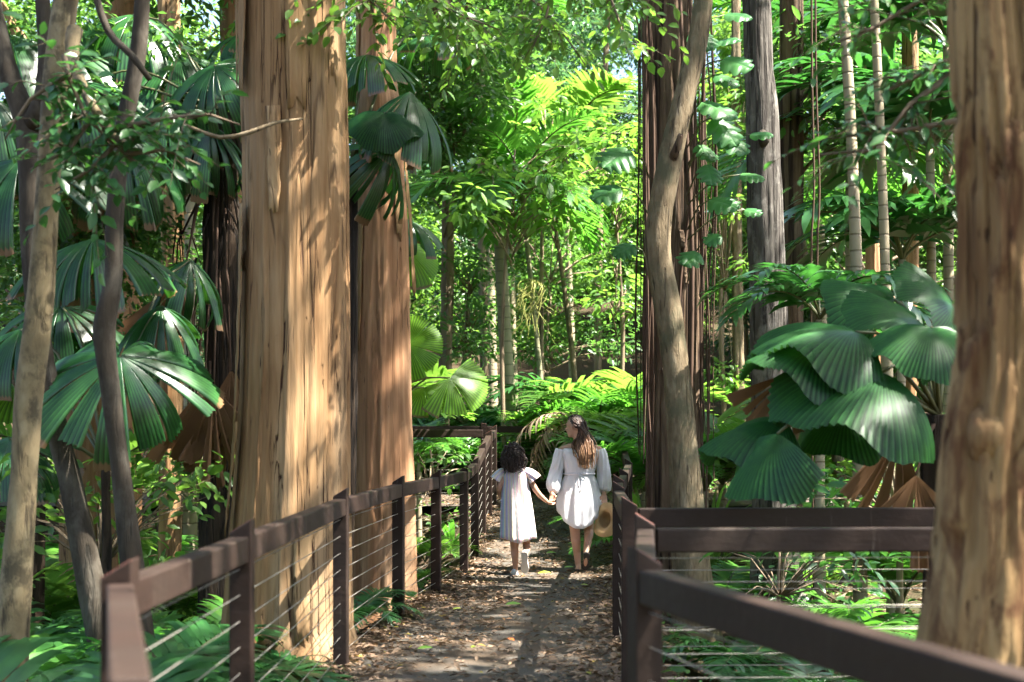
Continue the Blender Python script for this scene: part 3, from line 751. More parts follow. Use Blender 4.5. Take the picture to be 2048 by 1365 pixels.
fan_palm('fan palm high at the left edge behind the forked dark trunk', b3, at(70, 420, 11.8), .08, [
    ('umb', 2, A(40, 320, 11.2), (-.2, -1, -.8), (-.1, -.9, 1), .80),
    ('hang', 1, A(-10, 200, 11.6), (-.3, -1, -.6), (.1, -.8, 1), .80),
    ('umb', 1, A(130, 95, 12.6), (.2, -1, -.5), (.1, -.7, 1), .80),
    ('umb', 0, A(20, 70, 12.2), (-.2, -1, -.4), (.1, -.7, 1), .80)], 'palmfibre')
# fan palm in front of the second paperbark
b4 = at(690, 1180, 12.0); b4 = Vector((b4.x - .05, 12.15, gz(b4.x, 12.15)))
fan_palm('fan palm with dark split leaves hanging in front of the pinkish trunk', b4, at(702, 330, 12.15), .06, [
    ('full', 0, A(768, 226, 11.6), (.0, -1, -1.1), (.05, -1, .8), .42),
    ('hang', 0, A(820, 185, 11.8), (.8, -.6, -.35), (.35, -.35, 1), .72),
    ('hang', 1, A(778, 300, 11.9), (.5, -.5, -1), (.5, -.5, .8), .62),
    ('umb', 1, A(735, 110, 12.3), (-.1, -1, -.1), (0, -.2, 1), .55),
    ('umb', 2, A(860, 70, 13.6), (.5, -1, -.1), (.1, -.3, 1), .5)], 'palmfibre')
b5 = at(800, 1100, 16.5); b5.z = gz(b5.x, b5.y)
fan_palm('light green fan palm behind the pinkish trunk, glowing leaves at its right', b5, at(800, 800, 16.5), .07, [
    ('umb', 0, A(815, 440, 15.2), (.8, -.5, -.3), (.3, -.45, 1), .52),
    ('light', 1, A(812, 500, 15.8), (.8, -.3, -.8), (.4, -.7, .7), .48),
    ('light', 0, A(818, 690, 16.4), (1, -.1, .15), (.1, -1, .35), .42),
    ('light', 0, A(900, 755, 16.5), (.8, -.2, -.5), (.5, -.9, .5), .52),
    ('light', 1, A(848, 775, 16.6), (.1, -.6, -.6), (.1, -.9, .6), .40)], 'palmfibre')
# right fan palm with broad leaves
b6 = at(1880, 1010, 8.6); b6.z = gz(b6.x, b6.y)
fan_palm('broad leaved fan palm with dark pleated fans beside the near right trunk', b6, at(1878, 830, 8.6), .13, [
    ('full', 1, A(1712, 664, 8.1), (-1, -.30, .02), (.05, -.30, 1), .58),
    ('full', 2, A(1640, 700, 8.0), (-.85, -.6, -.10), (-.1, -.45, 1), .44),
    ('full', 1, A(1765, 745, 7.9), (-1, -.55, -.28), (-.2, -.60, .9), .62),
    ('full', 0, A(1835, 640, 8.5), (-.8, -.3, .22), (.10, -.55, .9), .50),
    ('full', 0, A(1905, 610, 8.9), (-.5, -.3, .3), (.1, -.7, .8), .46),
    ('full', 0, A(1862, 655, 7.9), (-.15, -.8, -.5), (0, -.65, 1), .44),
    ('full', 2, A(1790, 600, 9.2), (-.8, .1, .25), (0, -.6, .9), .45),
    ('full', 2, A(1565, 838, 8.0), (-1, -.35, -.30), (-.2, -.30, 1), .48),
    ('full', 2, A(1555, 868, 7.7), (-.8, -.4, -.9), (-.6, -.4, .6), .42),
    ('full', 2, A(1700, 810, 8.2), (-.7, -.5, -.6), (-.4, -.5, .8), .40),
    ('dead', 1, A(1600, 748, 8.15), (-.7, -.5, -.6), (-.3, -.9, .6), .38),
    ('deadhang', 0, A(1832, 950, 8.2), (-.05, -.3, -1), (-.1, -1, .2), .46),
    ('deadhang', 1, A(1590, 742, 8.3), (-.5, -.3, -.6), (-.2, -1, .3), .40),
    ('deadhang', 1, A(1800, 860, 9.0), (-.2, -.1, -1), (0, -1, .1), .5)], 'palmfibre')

# ------------------------------------------------------------------ feather palms
def frond_mesh(seed, n=26, ll=.34, lw=.032, e0=70, e1=-35, spread=62, lift=18, sag=40, mat='frond', taper=True, K=4, name='frond', petl=.16, ragged=0.0):
    """unit-length frond along +X, rising at e0 degrees and bending to e1"""
    rng = random.Random(seed); Vs, Fs, mi = [], [], []
    pts = []; p = Vector((0, 0, 0)); N = 24
    for i in range(N + 1):
        f = i / N; el = R(lerp(e0, e1, f ** .9))
        pts.append(p.copy()); p += Vector((math.cos(el), 0, math.sin(el))) / N
    V, Fq = tube(pts, [lerp(.011, .002, i / N) for i in range(N + 1)], 5, cap=False)
    Vs += V.tolist(); Fs += Fq.tolist(); mi += [1] * len(Fq)
    for i in range(n):
        f = petl + (1 - petl) * (i + .5) / n
        k = f * N; a = min(int(k), N - 1); c = pts[a].lerp(pts[a + 1], k - a); T = (pts[a + 1] - pts[a]).normalized()
        Nn = Vector((-T.z, 0, T.x))
        for sd in (-1, 1):
            if rng.random() < ragged: continue
            g = (f - petl) / (1 - petl)
            L = ll * ((math.sin(math.pi * (.18 + .80 * g)) ** .7) if taper else (1 - .35 * g)) * rng.uniform(.9, 1.08)
            sp = R(lerp(spread + 14, spread - 34, g) + rng.uniform(-5, 5))
            D = (T * math.cos(sp) + Vector((0, sd, 0)) * math.sin(sp)).normalized()
            D = (D + Nn * math.tan(R(lift + rng.uniform(-7, 7)))).normalized()
            S = D.cross(Nn).normalized(); q = c.copy(); b = len(Vs)
            for m in range(K + 1):
                h = m / K; wd = lw * (.35, 1, .95, .7, .04, 0)[m] if K == 4 else lw * (1 - h)
                Vs.append(tuple(q + S * wd / 2 + Nn * wd * .12)); Vs.append(tuple(q - S * wd / 2 + Nn * wd * .12))
                D2 = (D + Vector((0, 0, -1)) * math.tan(R(sag)) * h * h * .9).normalized()
                q = q + D2 * L / K
            for m in range(K):
                z = b + 2 * m; Fs.append((z, z + 1, z + 3, z + 2)); mi.append(0)
    return mesh(name, Vs, np.array(Fs), [M[mat], M['petiole']], midx=mi)
FR = {
    'arch': [frond_mesh(s, 30, .34, .028, 68, -30) for s in (1, 2)],
    'upright': [frond_mesh(3, 30, .30, .030, 80, 15, lift=10, sag=18), frond_mesh(4, 30, .30, .03, 78, -5, lift=10, sag=25)],
    'droop': [frond_mesh(s, 28, .36, .03, 45, -70, lift=8, sag=55) for s in (5, 6)],
    'dark': [frond_mesh(s, 15, .40, .060, 60, -35, lift=6, sag=50, mat='darkfrond', taper=False) for s in (7, 8)],
    'fern': [frond_mesh(s, 24, .30, .040, 62, -35, lift=4, sag=35, mat='frond') for s in (9, 10)],
    'darkfern': [frond_mesh(s, 26, .36, .034, 64, -38, lift=6, sag=48, mat='darkfrond') for s in (13, 14)],
    'bright': [frond_mesh(s, 28, .34, .032, 66, -30, mat='bright') for s in (15, 16)],
    'dead': [frond_mesh(s, 22, .32, .03, 40, -80, lift=0, sag=75, mat='deadgrey', ragged=.3) for s in (17, 18)],
}
for m_ in FR['dead']: m_.materials[1] = M['vinewood']
def place_frond(t, me, pos, az, scale, tilt=0, roll=0, name='frond'):
    o = obj(name, me, t)
    o.matrix_local = Matrix.Translation(Vector(pos) - t.location) @ Matrix.Rotation(az, 4, 'Z') @ Matrix.Rotation(-tilt, 4, 'Y') @ Matrix.Rotation(roll, 4, 'X') @ Matrix.Scale(scale, 4)
    return o
def feather_palm(label, base, top, r, kind, nf, L, seed, mat='ring', name='feather_palm', azs=None, tilt=0.0, lean=(0, 0), group=None, cat='palm', old=True):
    rng = random.Random(seed); base = Vector(base); top = Vector(top)
    t = thing(name, label, cat, base, group)
    if (top - base).length > .25:
        mid = base.lerp(top, .5) + Vector((lean[0], lean[1], 0))
        part(t, 'trunk', *tube([base - Vector((0, 0, .15)), mid, top], [r * 1.35, r, r * .9], 18, .12, smooth_disp(seed, .04)), M[mat])
        if old: part(t, 'crownshaft', *tube([top - Vector((0, 0, .02)), top + Vector((0, 0, .25)), top + Vector((0, 0, .55))], [r * 1.15, r * 1.05, r * .4], 14, .1), M['petiole'])
    off = .3 if old and (top - base).length > .25 else 0
    for i in range(nf):
        az = (azs[i] if azs else R(360 * i / nf + rng.uniform(-18, 18)))
        k = FR[kind][rng.randint(0, len(FR[kind]) - 1)]
        place_frond(t, k, top + Vector((0, 0, off)), az, L * rng.uniform(.85, 1.12), tilt + R(rng.uniform(-14, 12)), R(rng.uniform(-12, 12)))
    return t
def gp(px, Y, X=None):
    x = (px - 1024) * Y / F; return Vector((x, Y, gz(x, Y)))

feather_palm('stout mossy ringed palm trunk behind the farthest railing, left of the woman', gp(1026, 24.5), at(998, 450, 24.5), .115, 'droop', 7, 2.3, 3, 'ringgreen')
feather_palm('tall pale ringed palm stem right of the grey fissured trunk', gp(1722, 13.5), at(1650, -520, 13.5), .052, 'arch', 6, 2.2, 5, 'ring', lean=(.10, 0))
feather_palm('second pale ringed palm stem nearest the right edge trunk', gp(1785, 14.8), at(1722, -480, 14.8), .048, 'arch', 6, 2.1, 6, 'ring', lean=(.06, 0))
feather_palm('slim pale palm stem rising out of the top centre behind the leaf sprays', gp(985, 33), at(972, 30, 33), .10, 'arch', 8, 2.6, 8, 'ring')
tp = at(1095, 370, 25.5)
feather_palm('thin dark palm stem with yellow green flower stalk, right of the mossy palm trunk', gp(1100, 25.5), at(1045, 400, 25.5), .045, 'upright', 7, 1.9, 9, 'ringgreen')
fs = thing('palm_flower_stalk', 'stringy yellow green flower spray hanging on the thin dark palm stem', 'flower stalk', at(1072, 545, 25.3))
V_, F_ = join([tube([at(1070, 560, 25.3), at(1070 + rs.uniform(-35, 25), 590 + rs.uniform(-30, 10), 25.2), at(1060 + rs.uniform(-70, 60), 640 + rs.uniform(-50, 50), 25.1)], [.008, .006, .003], 4, .1) for _ in range(34)])
part(fs, 'flower_strand', V_, F_, plain('flower_strand_green', (.30, .30, .08), .6))
# light green palms right of the woman
feather_palm('light feather palm arching over the right railing behind the woman', gp(1290, 18.2), gp(1290, 18.2) + Vector((0, 0, .55)), .05, 'arch', 9, 1.5, 11, old=False)
feather_palm('large pale feather palm filling the gap left of the dark brown trunk', gp(1240, 24.2), gp(1240, 24.2) + Vector((0, 0, .7)), .08, 'bright', 8, 2.3, 12, old=False)
feather_palm('dark toothed feather palm just above the woman', gp(1150, 25.0), gp(1150, 25.0) + Vector((0, 0, .9)), .06, 'dark', 8, 1.9, 13, old=False)
feather_palm('sunlit feather palm with upright fronds in the upper centre', gp(1030, 29), at(1020, 420, 29), .07, 'upright', 8, 2.6, 14, 'ring')
feather_palm('sunlit feather palm leaning right in the upper centre', gp(1150, 30), at(1130, 350, 30), .07, 'bright', 9, 2.8, 15, 'ring')
feather_palm('feather palm clump between the grey trunk and the brown trunk', gp(1445, 20), gp(1445, 20) + Vector((0, 0, .5)), .06, 'bright', 11, 2.4, 16, old=False)
feather_palm('dark broad leaflet palm right of the grey fissured trunk', gp(1640, 13), at(1640, 640, 13), .045, 'dark', 9, 1.25, 17, old=False)
feather_palm('dark broad leaflet palm behind the two pale palm stems', gp(1800, 17), at(1805, 520, 17), .05, 'dark', 10, 1.9, 18, old=False)
feather_palm('tall dark feather palm in the upper right corner', gp(1870, 17.6), at(1860, 300, 17.6), .06, 'dark', 11, 2.3, 19, old=False)
feather_palm('feather palm with hanging fronds above the pale palm stems', gp(1700, 20), at(1700, 330, 20), .07, 'droop', 10, 2.6, 20, old=False)
feather_palm('bright feather palm low behind the broad fan leaves', gp(1640, 19.5), gp(1640, 19.5) + Vector((0, 0, .2)), .05, 'bright', 11, 1.9, 21, old=False)
feather_palm('feather palm behind the cables of the right railing', gp(1800, 13.5), gp(1800, 13.5) + Vector((0, 0, .3)), .05, 'arch', 10, 1.8, 22, old=False)
feather_palm('tall feather palm behind the skirted fan palm', gp(380, 17), at(380, 330, 17), .07, 'bright', 10, 2.3, 23, old=False)
feather_palm('low bright feather palm seen between the dark left trunks', gp(180, 16), gp(180, 16) + Vector((0, 0, .9)), .06, 'bright', 11, 2.2, 24, old=False)
feather_palm('bright feather palm between the two paperbark trunks', gp(700, 19.2), gp(700, 19.2) + Vector((0, 0, 1.0)), .06, 'bright', 11, 2.3, 25, old=False)
feather_palm('small palm leaning over the far railing beside the pinkish trunk', gp(838, 18.6), gp(838, 18.6) + Vector((0, 0, 1.2)), .035, 'fern', 7, .7, 26, old=False)
feather_palm('sunlit low palm by the left railing behind the pinkish trunk', gp(850, 16.4), gp(850, 16.4) + Vector((0, 0, .25)), .03, 'bright', 9, .65, 27, old=False)
feather_palm('feather palm in the upper right behind the grey fissured trunk', gp(1650, 31), at(1640, 250, 31), .07, 'arch', 10, 2.6, 28, old=False)

for k_, (px, Y, L, dz, lab) in enumerate(((1120, 23.2, 1.5, .5, 'fine bright feather palm right behind the dead frond'), (1190, 23.0, 1.7, .9, 'fine bright feather palm behind the far railing above the woman'), (1265, 21.6, 1.6, .7, 'fine bright feather palm right of the woman beside the brown trunk'),
    (1225, 19.4, 1.1, .5, 'small fine feather palm behind the right railing near the hat'), (1410, 19.0, 1.6, .7, 'fine feather palm behind the hanging roots'), (960, 23.2, 1.2, .3, 'fine bright feather palm behind the far railing above the girl'))):
    feather_palm(lab, gp(px, Y), gp(px, Y) + Vector((0, 0, dz)), .05, 'bright' if k_ % 2 == 0 else 'arch', 12, L, 60 + k_, old=False)
feather_palm('tall dark palm with arching fronds at the top right behind the palm stems', gp(1770, 31), at(1765, 110, 31), .08, 'dark', 12, 3.2, 29, old=False)
feather_palm('tall dark palm with arching fronds beside the near right trunk top', gp(1900, 19), at(1895, 90, 19), .07, 'dark', 12, 2.4, 30, old=False)
feather_palm('tall palm with fine arching fronds at the top between grey trunk and palm stems', gp(1630, 35), at(1625, 60, 35), .08, 'arch', 12, 3.6, 31, old=False)
# ------------------------------------------------------------------ understory ferns in front
fern_spots = [
    (300, 8.4, 'darkfern', 1.35, 'dark palm fern under the left rail beside the widest trunk'),
    (95, 7.0, 'darkfern', 1.65, 'dark palm fern in front of the mottled pale trunk'),
    (285, 6.6, 'darkfern', 1.25, 'dark palm fern behind the nearest left post'),
    (-20, 5.6, 'darkfern', 1.6, 'dark palm fern in the lower left corner'),
    (180, 9.4, 'darkfern', 1.25, 'green palm fern at the foot of the dark bent trunk'),
    (420, 11.2, 'fern', 1.1, 'green palm fern below the brown dead fans'),
    (480, 9.0, 'darkfern', .80, 'palm fern spreading over the left rail at the foot of the widest trunk'),
    (715, 11.4, 'darkfern', .55, 'palm fern behind the cables at the foot of the pinkish trunk'),
    (838, 14.9, 'bright', .42, 'bright palm fern behind the left railing near the girl'),
    (20, 10.5, 'darkfern', 1.4, 'palm fern at the left edge beyond the mottled trunk'),
    (300, 13.0, 'bright', 1.0, 'sunlit palm fern beneath the skirted fan palm'),
    (1480, 10.5, 'darkfern', .9, 'dark palm fern behind the right railing cables'),
    (1620, 9.6, 'darkfern', .8, 'dark palm fern low behind the near right railing'),
    (1720, 12.0, 'fern', 1.1, 'palm fern below the broad fan leaves'),
    (1440, 14.8, 'fern', 1.0, 'palm fern right of the hanging roots'),
    (1620, 15.8, 'bright', 1.1, 'bright palm fern at the foot of the grey trunk'),
    (1275, 16.2, 'fern', 1.2, 'palm fern behind the right railing next to the woman'),
    (1500, 6.2, 'darkfern', .6, 'small palm fern under the near right rail'),
    (1700, 5.6, 'darkfern', .6, 'small palm fern at the bottom right behind the rail'),
    (860, 24.0, 'bright', 1.2, 'bright palm fern on the slope behind the farthest railing'),
    (1190, 23.4, 'bright', 1.2, 'bright palm fern behind the farthest railing right of the woman'),
]
sf = random.Random(21)
for i in range(34):
    px = sf.uniform(560, 1500) if i < 26 else sf.uniform(850, 1060); Y = sf.uniform(23.4, 31) if i < 26 else sf.uniform(23.6, 28); b = gp(px, Y)
    feather_palm('palm fern on the slope behind the farthest railing', b, b + Vector((0, 0, .1)), .03, sf.choice(['fern', 'darkfern', 'arch', 'fern']), 8, sf.uniform(1.0, 1.9), 700 + i, name='slope_fern', cat='fern', old=False, group='palm ferns on the far slope')
for i, (px, Y, kind, L, lab) in enumerate(fern_spots):
    b = gp(px, Y); feather_palm(lab, b, b + Vector((0, 0, .08)), .03, kind, 9, L, 300 + i, name='palm_fern', cat='fern', old=False)
more = [(60, 9.0, 'fern', 1.5, 'tall palm fern between the mottled trunk and the dark forked trunk'), (130, 12.6, 'bright', 1.5, 'light palm fern behind the glossy fan palm'), (350, 10.0, 'fern', 1.15, 'palm fern right of the dark bent trunk foot'),
    (390, 13.8, 'bright', 1.35, 'light palm fern behind the skirted palm foot'), (260, 14.6, 'fern', 1.7, 'tall palm fern beyond the reddish paperbark trunk'), (30, 13.5, 'fern', 1.8, 'tall palm fern far at the left edge'), (455, 10.6, 'darkfern', 1.0, 'dark palm fern against the left side of the widest trunk'), (210, 7.6, 'darkfern', 1.3, 'dark palm fern just left of the nearest left post')]
for i, (px, Y, kind, L, lab) in enumerate(more):
    b = gp(px, Y); feather_palm(lab, b, b + Vector((0, 0, .1)), .03, kind, 10, L, 360 + i, name='palm_fern', cat='fern', old=False)
# out-of-focus fronds at the very front left
b = at(-120, 1420, 3.3); nb = thing('palm_fern', 'blurred palm fronds reaching in from the bottom left corner', 'fern', (b.x, b.y, gz(b.x, b.y)))
for az, sc, ti in ((-5, .9, -12), (18, .8, -25), (-25, .8, -30), (40, .8, -5), (-50, .7, -20), (8, .7, 10)):
    place_frond(nb, FR['darkfern'][1], (b.x, b.y, gz(b.x, b.y) + .1), R(az), sc * 1.8, R(ti), R(10))

# strap leaf plants
def strap_mesh(seed, n=26, L=1.0, wd=.04, mat='bright'):
    rng = random.Random(seed); Vs, Fs = [], []
    for i in range(n):
        az = rng.uniform(0, 2 * math.pi); e = R(rng.uniform(50, 85)); bend = R(rng.uniform(60, 140)); l = L * rng.uniform(.6, 1.1)
        p = Vector((math.cos(az) * .03, math.sin(az) * .03, 0)); sd = Vector((-math.sin(az), math.cos(az), 0)); b = len(Vs); K = 7
        for m in range(K + 1):
            h = m / K; w = wd * (.6 + .4 * math.sin(h * 3)) * (1 - h ** 4)
            Vs += [tuple(p + sd * w / 2 + Vector((0, 0, .004))), tuple(p - sd * w / 2 + Vector((0, 0, .004)))]
            ee = e - bend * h ** 1.5; p = p + Vector((math.cos(az) * math.cos(ee), math.sin(az) * math.cos(ee), math.sin(ee))) * l / K
        for m in range(K): z = b + 2 * m; Fs.append((z, z + 1, z + 3, z + 2))
    return mesh('strap_leaves', Vs, np.array(Fs), M[mat])
STR = [strap_mesh(1), strap_mesh(2, 30, 1.0, .03), strap_mesh(3, 14, 1.0, .09, 'frond'), strap_mesh(4, 22, 1, .05, 'dark')]
for px, Y, k, L, lab in ((1290, 17.6, 0, 1.5, 'strappy bright plant behind the right railing posts'), (1225, 22.9, 1, 1.6, 'tuft of long strap leaves right of the woman behind the far railing'),
    (1420, 17.5, 1, 1.6, 'tuft of strap leaves behind the hanging roots'), (1660, 16.8, 1, 1.5, 'glowing strap leaf tuft seen under the broad fan leaves'), (1590, 17.8, 0, 1.3, 'strap leaf tuft right of the grey trunk base'),
    (1740, 18.5, 1, 1.7, 'strap leaf tuft behind the pale palm stems'), (318, 12.0, 2, .62, 'upright paddle leaf plant below the brown dead fans'), (470, 13.4, 2, .7, 'paddle leaf plant left of the widest trunk base'),
    (905, 17.2, 2, .7, 'leafy paddle plant behind the left railing cables near the far junction'), (1530, 5.3, 3, .5, 'dark strap plant under the near right rail'), (1400, 6.9, 3, .55, 'dark strap plant at the foot of the crossing right rail')):
    b = gp(px, Y); t = thing('strap_leaf_plant', lab, 'plant', b); o = obj('leaves', STR[k], t); o.scale = (L,) * 3; o.rotation_euler = (0, 0, px)

# ------------------------------------------------------------------ climbing vine with lobed leaves
def lobed_mesh(seed, lobes=6):
    rng = random.Random(seed); Vs, Fs = [], []
    # midrib along +X, lobes to both sides
    for sd in (-1, 1):
        b = len(Vs); n = lobes * 4; 
        for i in range(n + 1):
            f = i / n; x = .95 * f
            env = .46 * math.sin(math.pi * min(1, f * .72 + .28)) ** .9 + .02
            ph = (f * lobes) % 1; lob = .64 + .36 * math.sin(math.pi * ph) ** .7
            if i in (0, n): lob = .6 if i == 0 else .2
            w = env * lob; dx = .16 * w / .42
            Vs.append((x, 0, .05 * math.sin(f * 3)))
            Vs.append((x - .05 + dx, sd * w * .5, .05 * math.sin(f * 3) + .035))
            Vs.append((x - .08 + dx * 1.6, sd * w, .05 * math.sin(f * 3) - .03 - .10 * w))
        for i in range(n):
            q = b + i * 3
            for k in (0, 1):
                f4 = (q + k, q + 3 + k, q + 4 + k, q + 1 + k); Fs.append(f4 if sd > 0 else f4[::-1])
    return mesh('lobed_leaf', Vs, np.array(Fs), M['vine'])
LOB = [lobed_mesh(1, 4), lobed_mesh(2, 3)]
VN = thing('climbing_vine', 'climbing vine with big lobed leaves on the dark brown trunk', 'vine', at(1350, 1080, 13.75))
part(VN, 'stem', *tube([at(1385, 1080, 13.6), at(1382, 800, 13.62), at(1384, 500, 13.6), at(1372, 250, 13.6), at(1360, 0, 13.6), at(1350, -150, 13.6)], [.022, .022, .02, .02, .018, .015], 8, .2), M['vinewood'])
for px, py, dx, dz, s in ((1262, 85, -.9, .3, .36), (1258, 300, -1, -.2, .38), (1240, 375, -1, -.1, .40), (1268, 490, -1, -.4, .32), (1420, 90, .9, .1, .34), (1430, 150, 1, -.2, .36),
    (1405, 205, .8, -.5, .42), (1428, 235, .5, -.9, .42), (1400, 290, .5, -.9, .40), (1420, 400, 1, -.1, .34), (1445, 120, 1, -.5, .40), (1480, 350, 1, -.2, .26), (1490, 420, 1, -.4, .28),
    (1500, 270, 1, .0, .26), (1440, 470, -.5, -.4, .28), (1395, 505, -.6, -.5, .26), (1450, 30, .8, .1, .42), (1390, 60, .7, -.4, .42), (1415, 330, .2, -.9, .34), (1440, 270, .9, -.5, .36)):
    y = 13.3 + rs.uniform(-.3, .2); h = at(px, py, y)
    lf = place_leaf(VN, LOB[rs.randint(0, 1)], h, (dx + rs.uniform(-.3, .3), -.5 + rs.uniform(-.3, .3), dz - .25 + rs.uniform(-.35, .25)), (dx * .2 + rs.uniform(-.4, .4), -.75, .8), s * rs.uniform(.7, 1.15))
    a = at(1375 if px > 1340 else 1300, py + 60, 13.6)
    p = part(VN, 'petiole', *tube([a, a.lerp(h, .5) + Vector((0, -.05, .08)), h], [.008, .007, .005], 5, .1), M['petiole']); under_leaf(p, lf, VN)
# loose hanging lianas right of the grey trunk
for k, (px, lab) in enumerate(((1628, 'pair of thin brown lianas hanging right of the grey trunk, left one'), (1636, 'pair of thin brown lianas hanging right of the grey trunk, right one'))):
    t = thing('hanging_liana', lab, 'vine', gp(px, 14.2))
    part(t, 'stem', *tube([at(px - 6, -200, 14.2), at(px - 4, 150, 14.2), at(px + 3 * k, 380, 14.2), at(px - 6 + 4 * k, 560, 14.2), gp(px, 14.2)], [.011] * 5, 6, .25), M['vinewood'])

# ------------------------------------------------------------------ overhanging leaf sprays (near, soft)
def spray(t, stems, Y, n_per, L, W, mat, seed, tw=.006, drop=.6, depth=.5):
    """stems: pixel polylines; twigs leave them and hang, leaves sit along the twigs"""
    rng = np.random.default_rng(seed); tubes, P, D, N = [], [], [], []
    for st in stems:
        pts = [at(p[0], p[1], Y + (p[2] if len(p) > 2 else 0)) for p in st]
        sp, rr = spline(pts, [.016 - .012 * i / max(1, len(pts) - 1) for i in range(len(pts))], .12)
        tubes.append(tube(sp, rr, 5))
        for i in range(n_per):
            f = rng.random() ** .8; b = sp[int(f * (len(sp) - 1))]
            d = Vector((rng.normal(), rng.normal() * depth, -drop + rng.normal() * .4)).normalized(); l = rng.uniform(.15, .55)
            e = b + d * l + Vector((0, 0, -.05)); m = b.lerp(e, .5) + Vector((0, 0, .04))
            tubes.append(tube([b, m, e], [tw * .6, tw * .45, tw * .2], 4, .12))
            k = max(3, int(l / .05)); sd = 1
            for q in range(k):
                c = b.lerp(e, (q + .6) / k) + Vector((0, 0, .04 * math.sin(3.1 * (q + .6) / k))); sd = -sd
                side_ = Vector((-d.y, d.x, 0)); 
                if side_.length < .05: side_ = Vector((1, 0, 0))
                side_.normalize()
                dd = d * .6 + side_ * sd * .8 + Vector((rng.normal() * .25, rng.normal() * .25, -.3 + rng.normal() * .25))
                P.append(c); D.append(dd); N.append((rng.normal() * .4, rng.normal() * .4 - .35, 1))
    P, D, N = np.array(P), np.array([tuple(d) for d in D]), np.array(N); s = rng.uniform(.6, 1.2, len(P))
    V, Fc = leaves(P, D, N, L * s, W * s, T_OVA)
    part(t, 'foliage', V, Fc, M[mat])
    part(t, 'twig', *join(tubes), M['twig'])
b = at(700, -60, 9.6)
OB = thing('leafy_branch', 'leafy branch with small oval leaves hanging across the top centre', 'branch', b)
spray(OB, [[(640, -90), (800, -40), (900, 20), (1000, 60)], [(660, -60), (740, 0), (800, 60)], [(900, -90, .6), (1040, -20, .6), (1120, 60, .6), (1170, 130, .6)], [(1000, -90), (1150, -50), (1260, 0), (1280, 60)],
    [(850, -80, 1), (900, 40, 1), (940, 120, 1)], [(1180, -100, .8), (1230, 20, .8), (1260, 120, .8)], [(760, -100, .5), (880, -10, .5), (960, 60, .5)], [(1080, -100, .3), (1100, 0, .3), (1060, 110, .3)]], 9.6, 20, .10, .055, 'bright', 5)
spray(TL1, [[(128, 110), (140, 160), (170, 230), (240, 300), (270, 330)], [(140, 150), (60, 200), (10, 280)], [(220, 260), (320, 240), (420, 230), (480, 250)], [(180, 240), (140, 300), (60, 340)], [(250, 310), (330, 300), (400, 330)], [(230, 290), (180, 340), (110, 380)]], 7.4, 13, .10, .055, 'dark', 6, drop=.15)
br = part(TL1, 'branch', *tube([at(150, 60, 7.9), at(145, 120, 7.8), at(190, 220, 7.6), at(270, 320, 7.5)], [.045, .035, .026, .016], 10, .08), M['mottled'])
part(TL3, 'branch', *tube([at(182, -40, 8.3), at(215, 60, 8.3), at(262, 110, 8.2), at(300, 160, 8.2)], [.022, .022, .02, .016], 8, .08), M['darkbark'])
part(T1, 'branch', *tube([at(370, 250, 9.2), at(440, 275, 9.2), at(500, 265, 9.2), at(550, 246, 9.25), at(605, 238, 9.5)], [.010, .014, .016, .012, .008], 8, .08), M['palegrey'])
b = at(1900, -60, 6.4)
OR = thing('leafy_branch', 'soft dark leafy branch drooping in the upper right before the palm stems', 'branch', b)
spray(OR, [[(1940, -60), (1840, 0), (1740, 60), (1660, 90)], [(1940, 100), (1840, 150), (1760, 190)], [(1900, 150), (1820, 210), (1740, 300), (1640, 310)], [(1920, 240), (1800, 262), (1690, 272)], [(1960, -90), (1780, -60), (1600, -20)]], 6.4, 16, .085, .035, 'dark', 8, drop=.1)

# ------------------------------------------------------------------ saplings and shrubs of the middle ground
def sapling(label, px, Y, toppx, toppy, r, clumps, L, W, mat, seed, per=80, bark='bgbark', name='sapling', group=None, lean=None):
    b = gp(px, Y); tpv = at(toppx, toppy, Y); t = thing(name, label, 'tree', b, group)
    part(t, 'trunk', *tube([b - Vector((0, 0, .1)), b.lerp(tpv, .5) + Vector((rs.gauss(0, .08), 0, 0)), tpv], [r * 1.2, r, r * .4], 12, .2, smooth_disp(seed)), M[bark])
    rng = np.random.default_rng(seed); C, Rr = [], []
    for cx, cy_, cr in clumps:
        c = at(cx, cy_, Y + rng.normal() * .8); C.append(c); Rr.append(cr * Y / F)
    n = []
    for c in C:
        s0 = b.lerp(tpv, .6) if 'hanging roots' in label or name == 'shrub' else b.lerp(tpv, min(.98, max(.3, (c.z - b.z) / max(tpv.z - b.z, .1) - .12)))
        n.append(tube([s0, s0.lerp(c, .5) + Vector((0, 0, .12)), c], [r * .45, r * .3, r * .1], 5, .3))
    part(t, 'limb', *join(n), M[bark])
    V, Fc = clump_cloud([tuple(c) for c in C], Rr, per, L, W, rng, .5, T_OVA if Y < 31 else T_DIA)
    part(t, 'crown', V, Fc, M[mat], smooth=False)
    return t
def cl(x0, x1, y0, y1, n, r0, r1, seed):
    q = random.Random(seed); return [(q.uniform(x0, x1), q.uniform(y0, y1), q.uniform(r0, r1)) for _ in range(n)]
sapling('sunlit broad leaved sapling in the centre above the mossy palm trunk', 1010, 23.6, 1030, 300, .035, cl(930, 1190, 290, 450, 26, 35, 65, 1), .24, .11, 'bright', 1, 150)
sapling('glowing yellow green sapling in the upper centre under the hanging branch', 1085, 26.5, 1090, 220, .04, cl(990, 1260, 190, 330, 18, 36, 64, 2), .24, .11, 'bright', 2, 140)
sapling('thin leaning pale sapling crossing the centre behind the thin palm stem', 1165, 27, 1095, 350, .05, cl(1040, 1180, 300, 420, 10, 35, 55, 3), .2, .09, 'crown', 3, 140, 'palegrey')
sapling('leafy shrub with small dark leaves left of the mossy palm trunk', 935, 27, 940, 540, .04, cl(850, 985, 500, 720, 26, 35, 65, 4), .15, .065, 'crown', 4, 330)
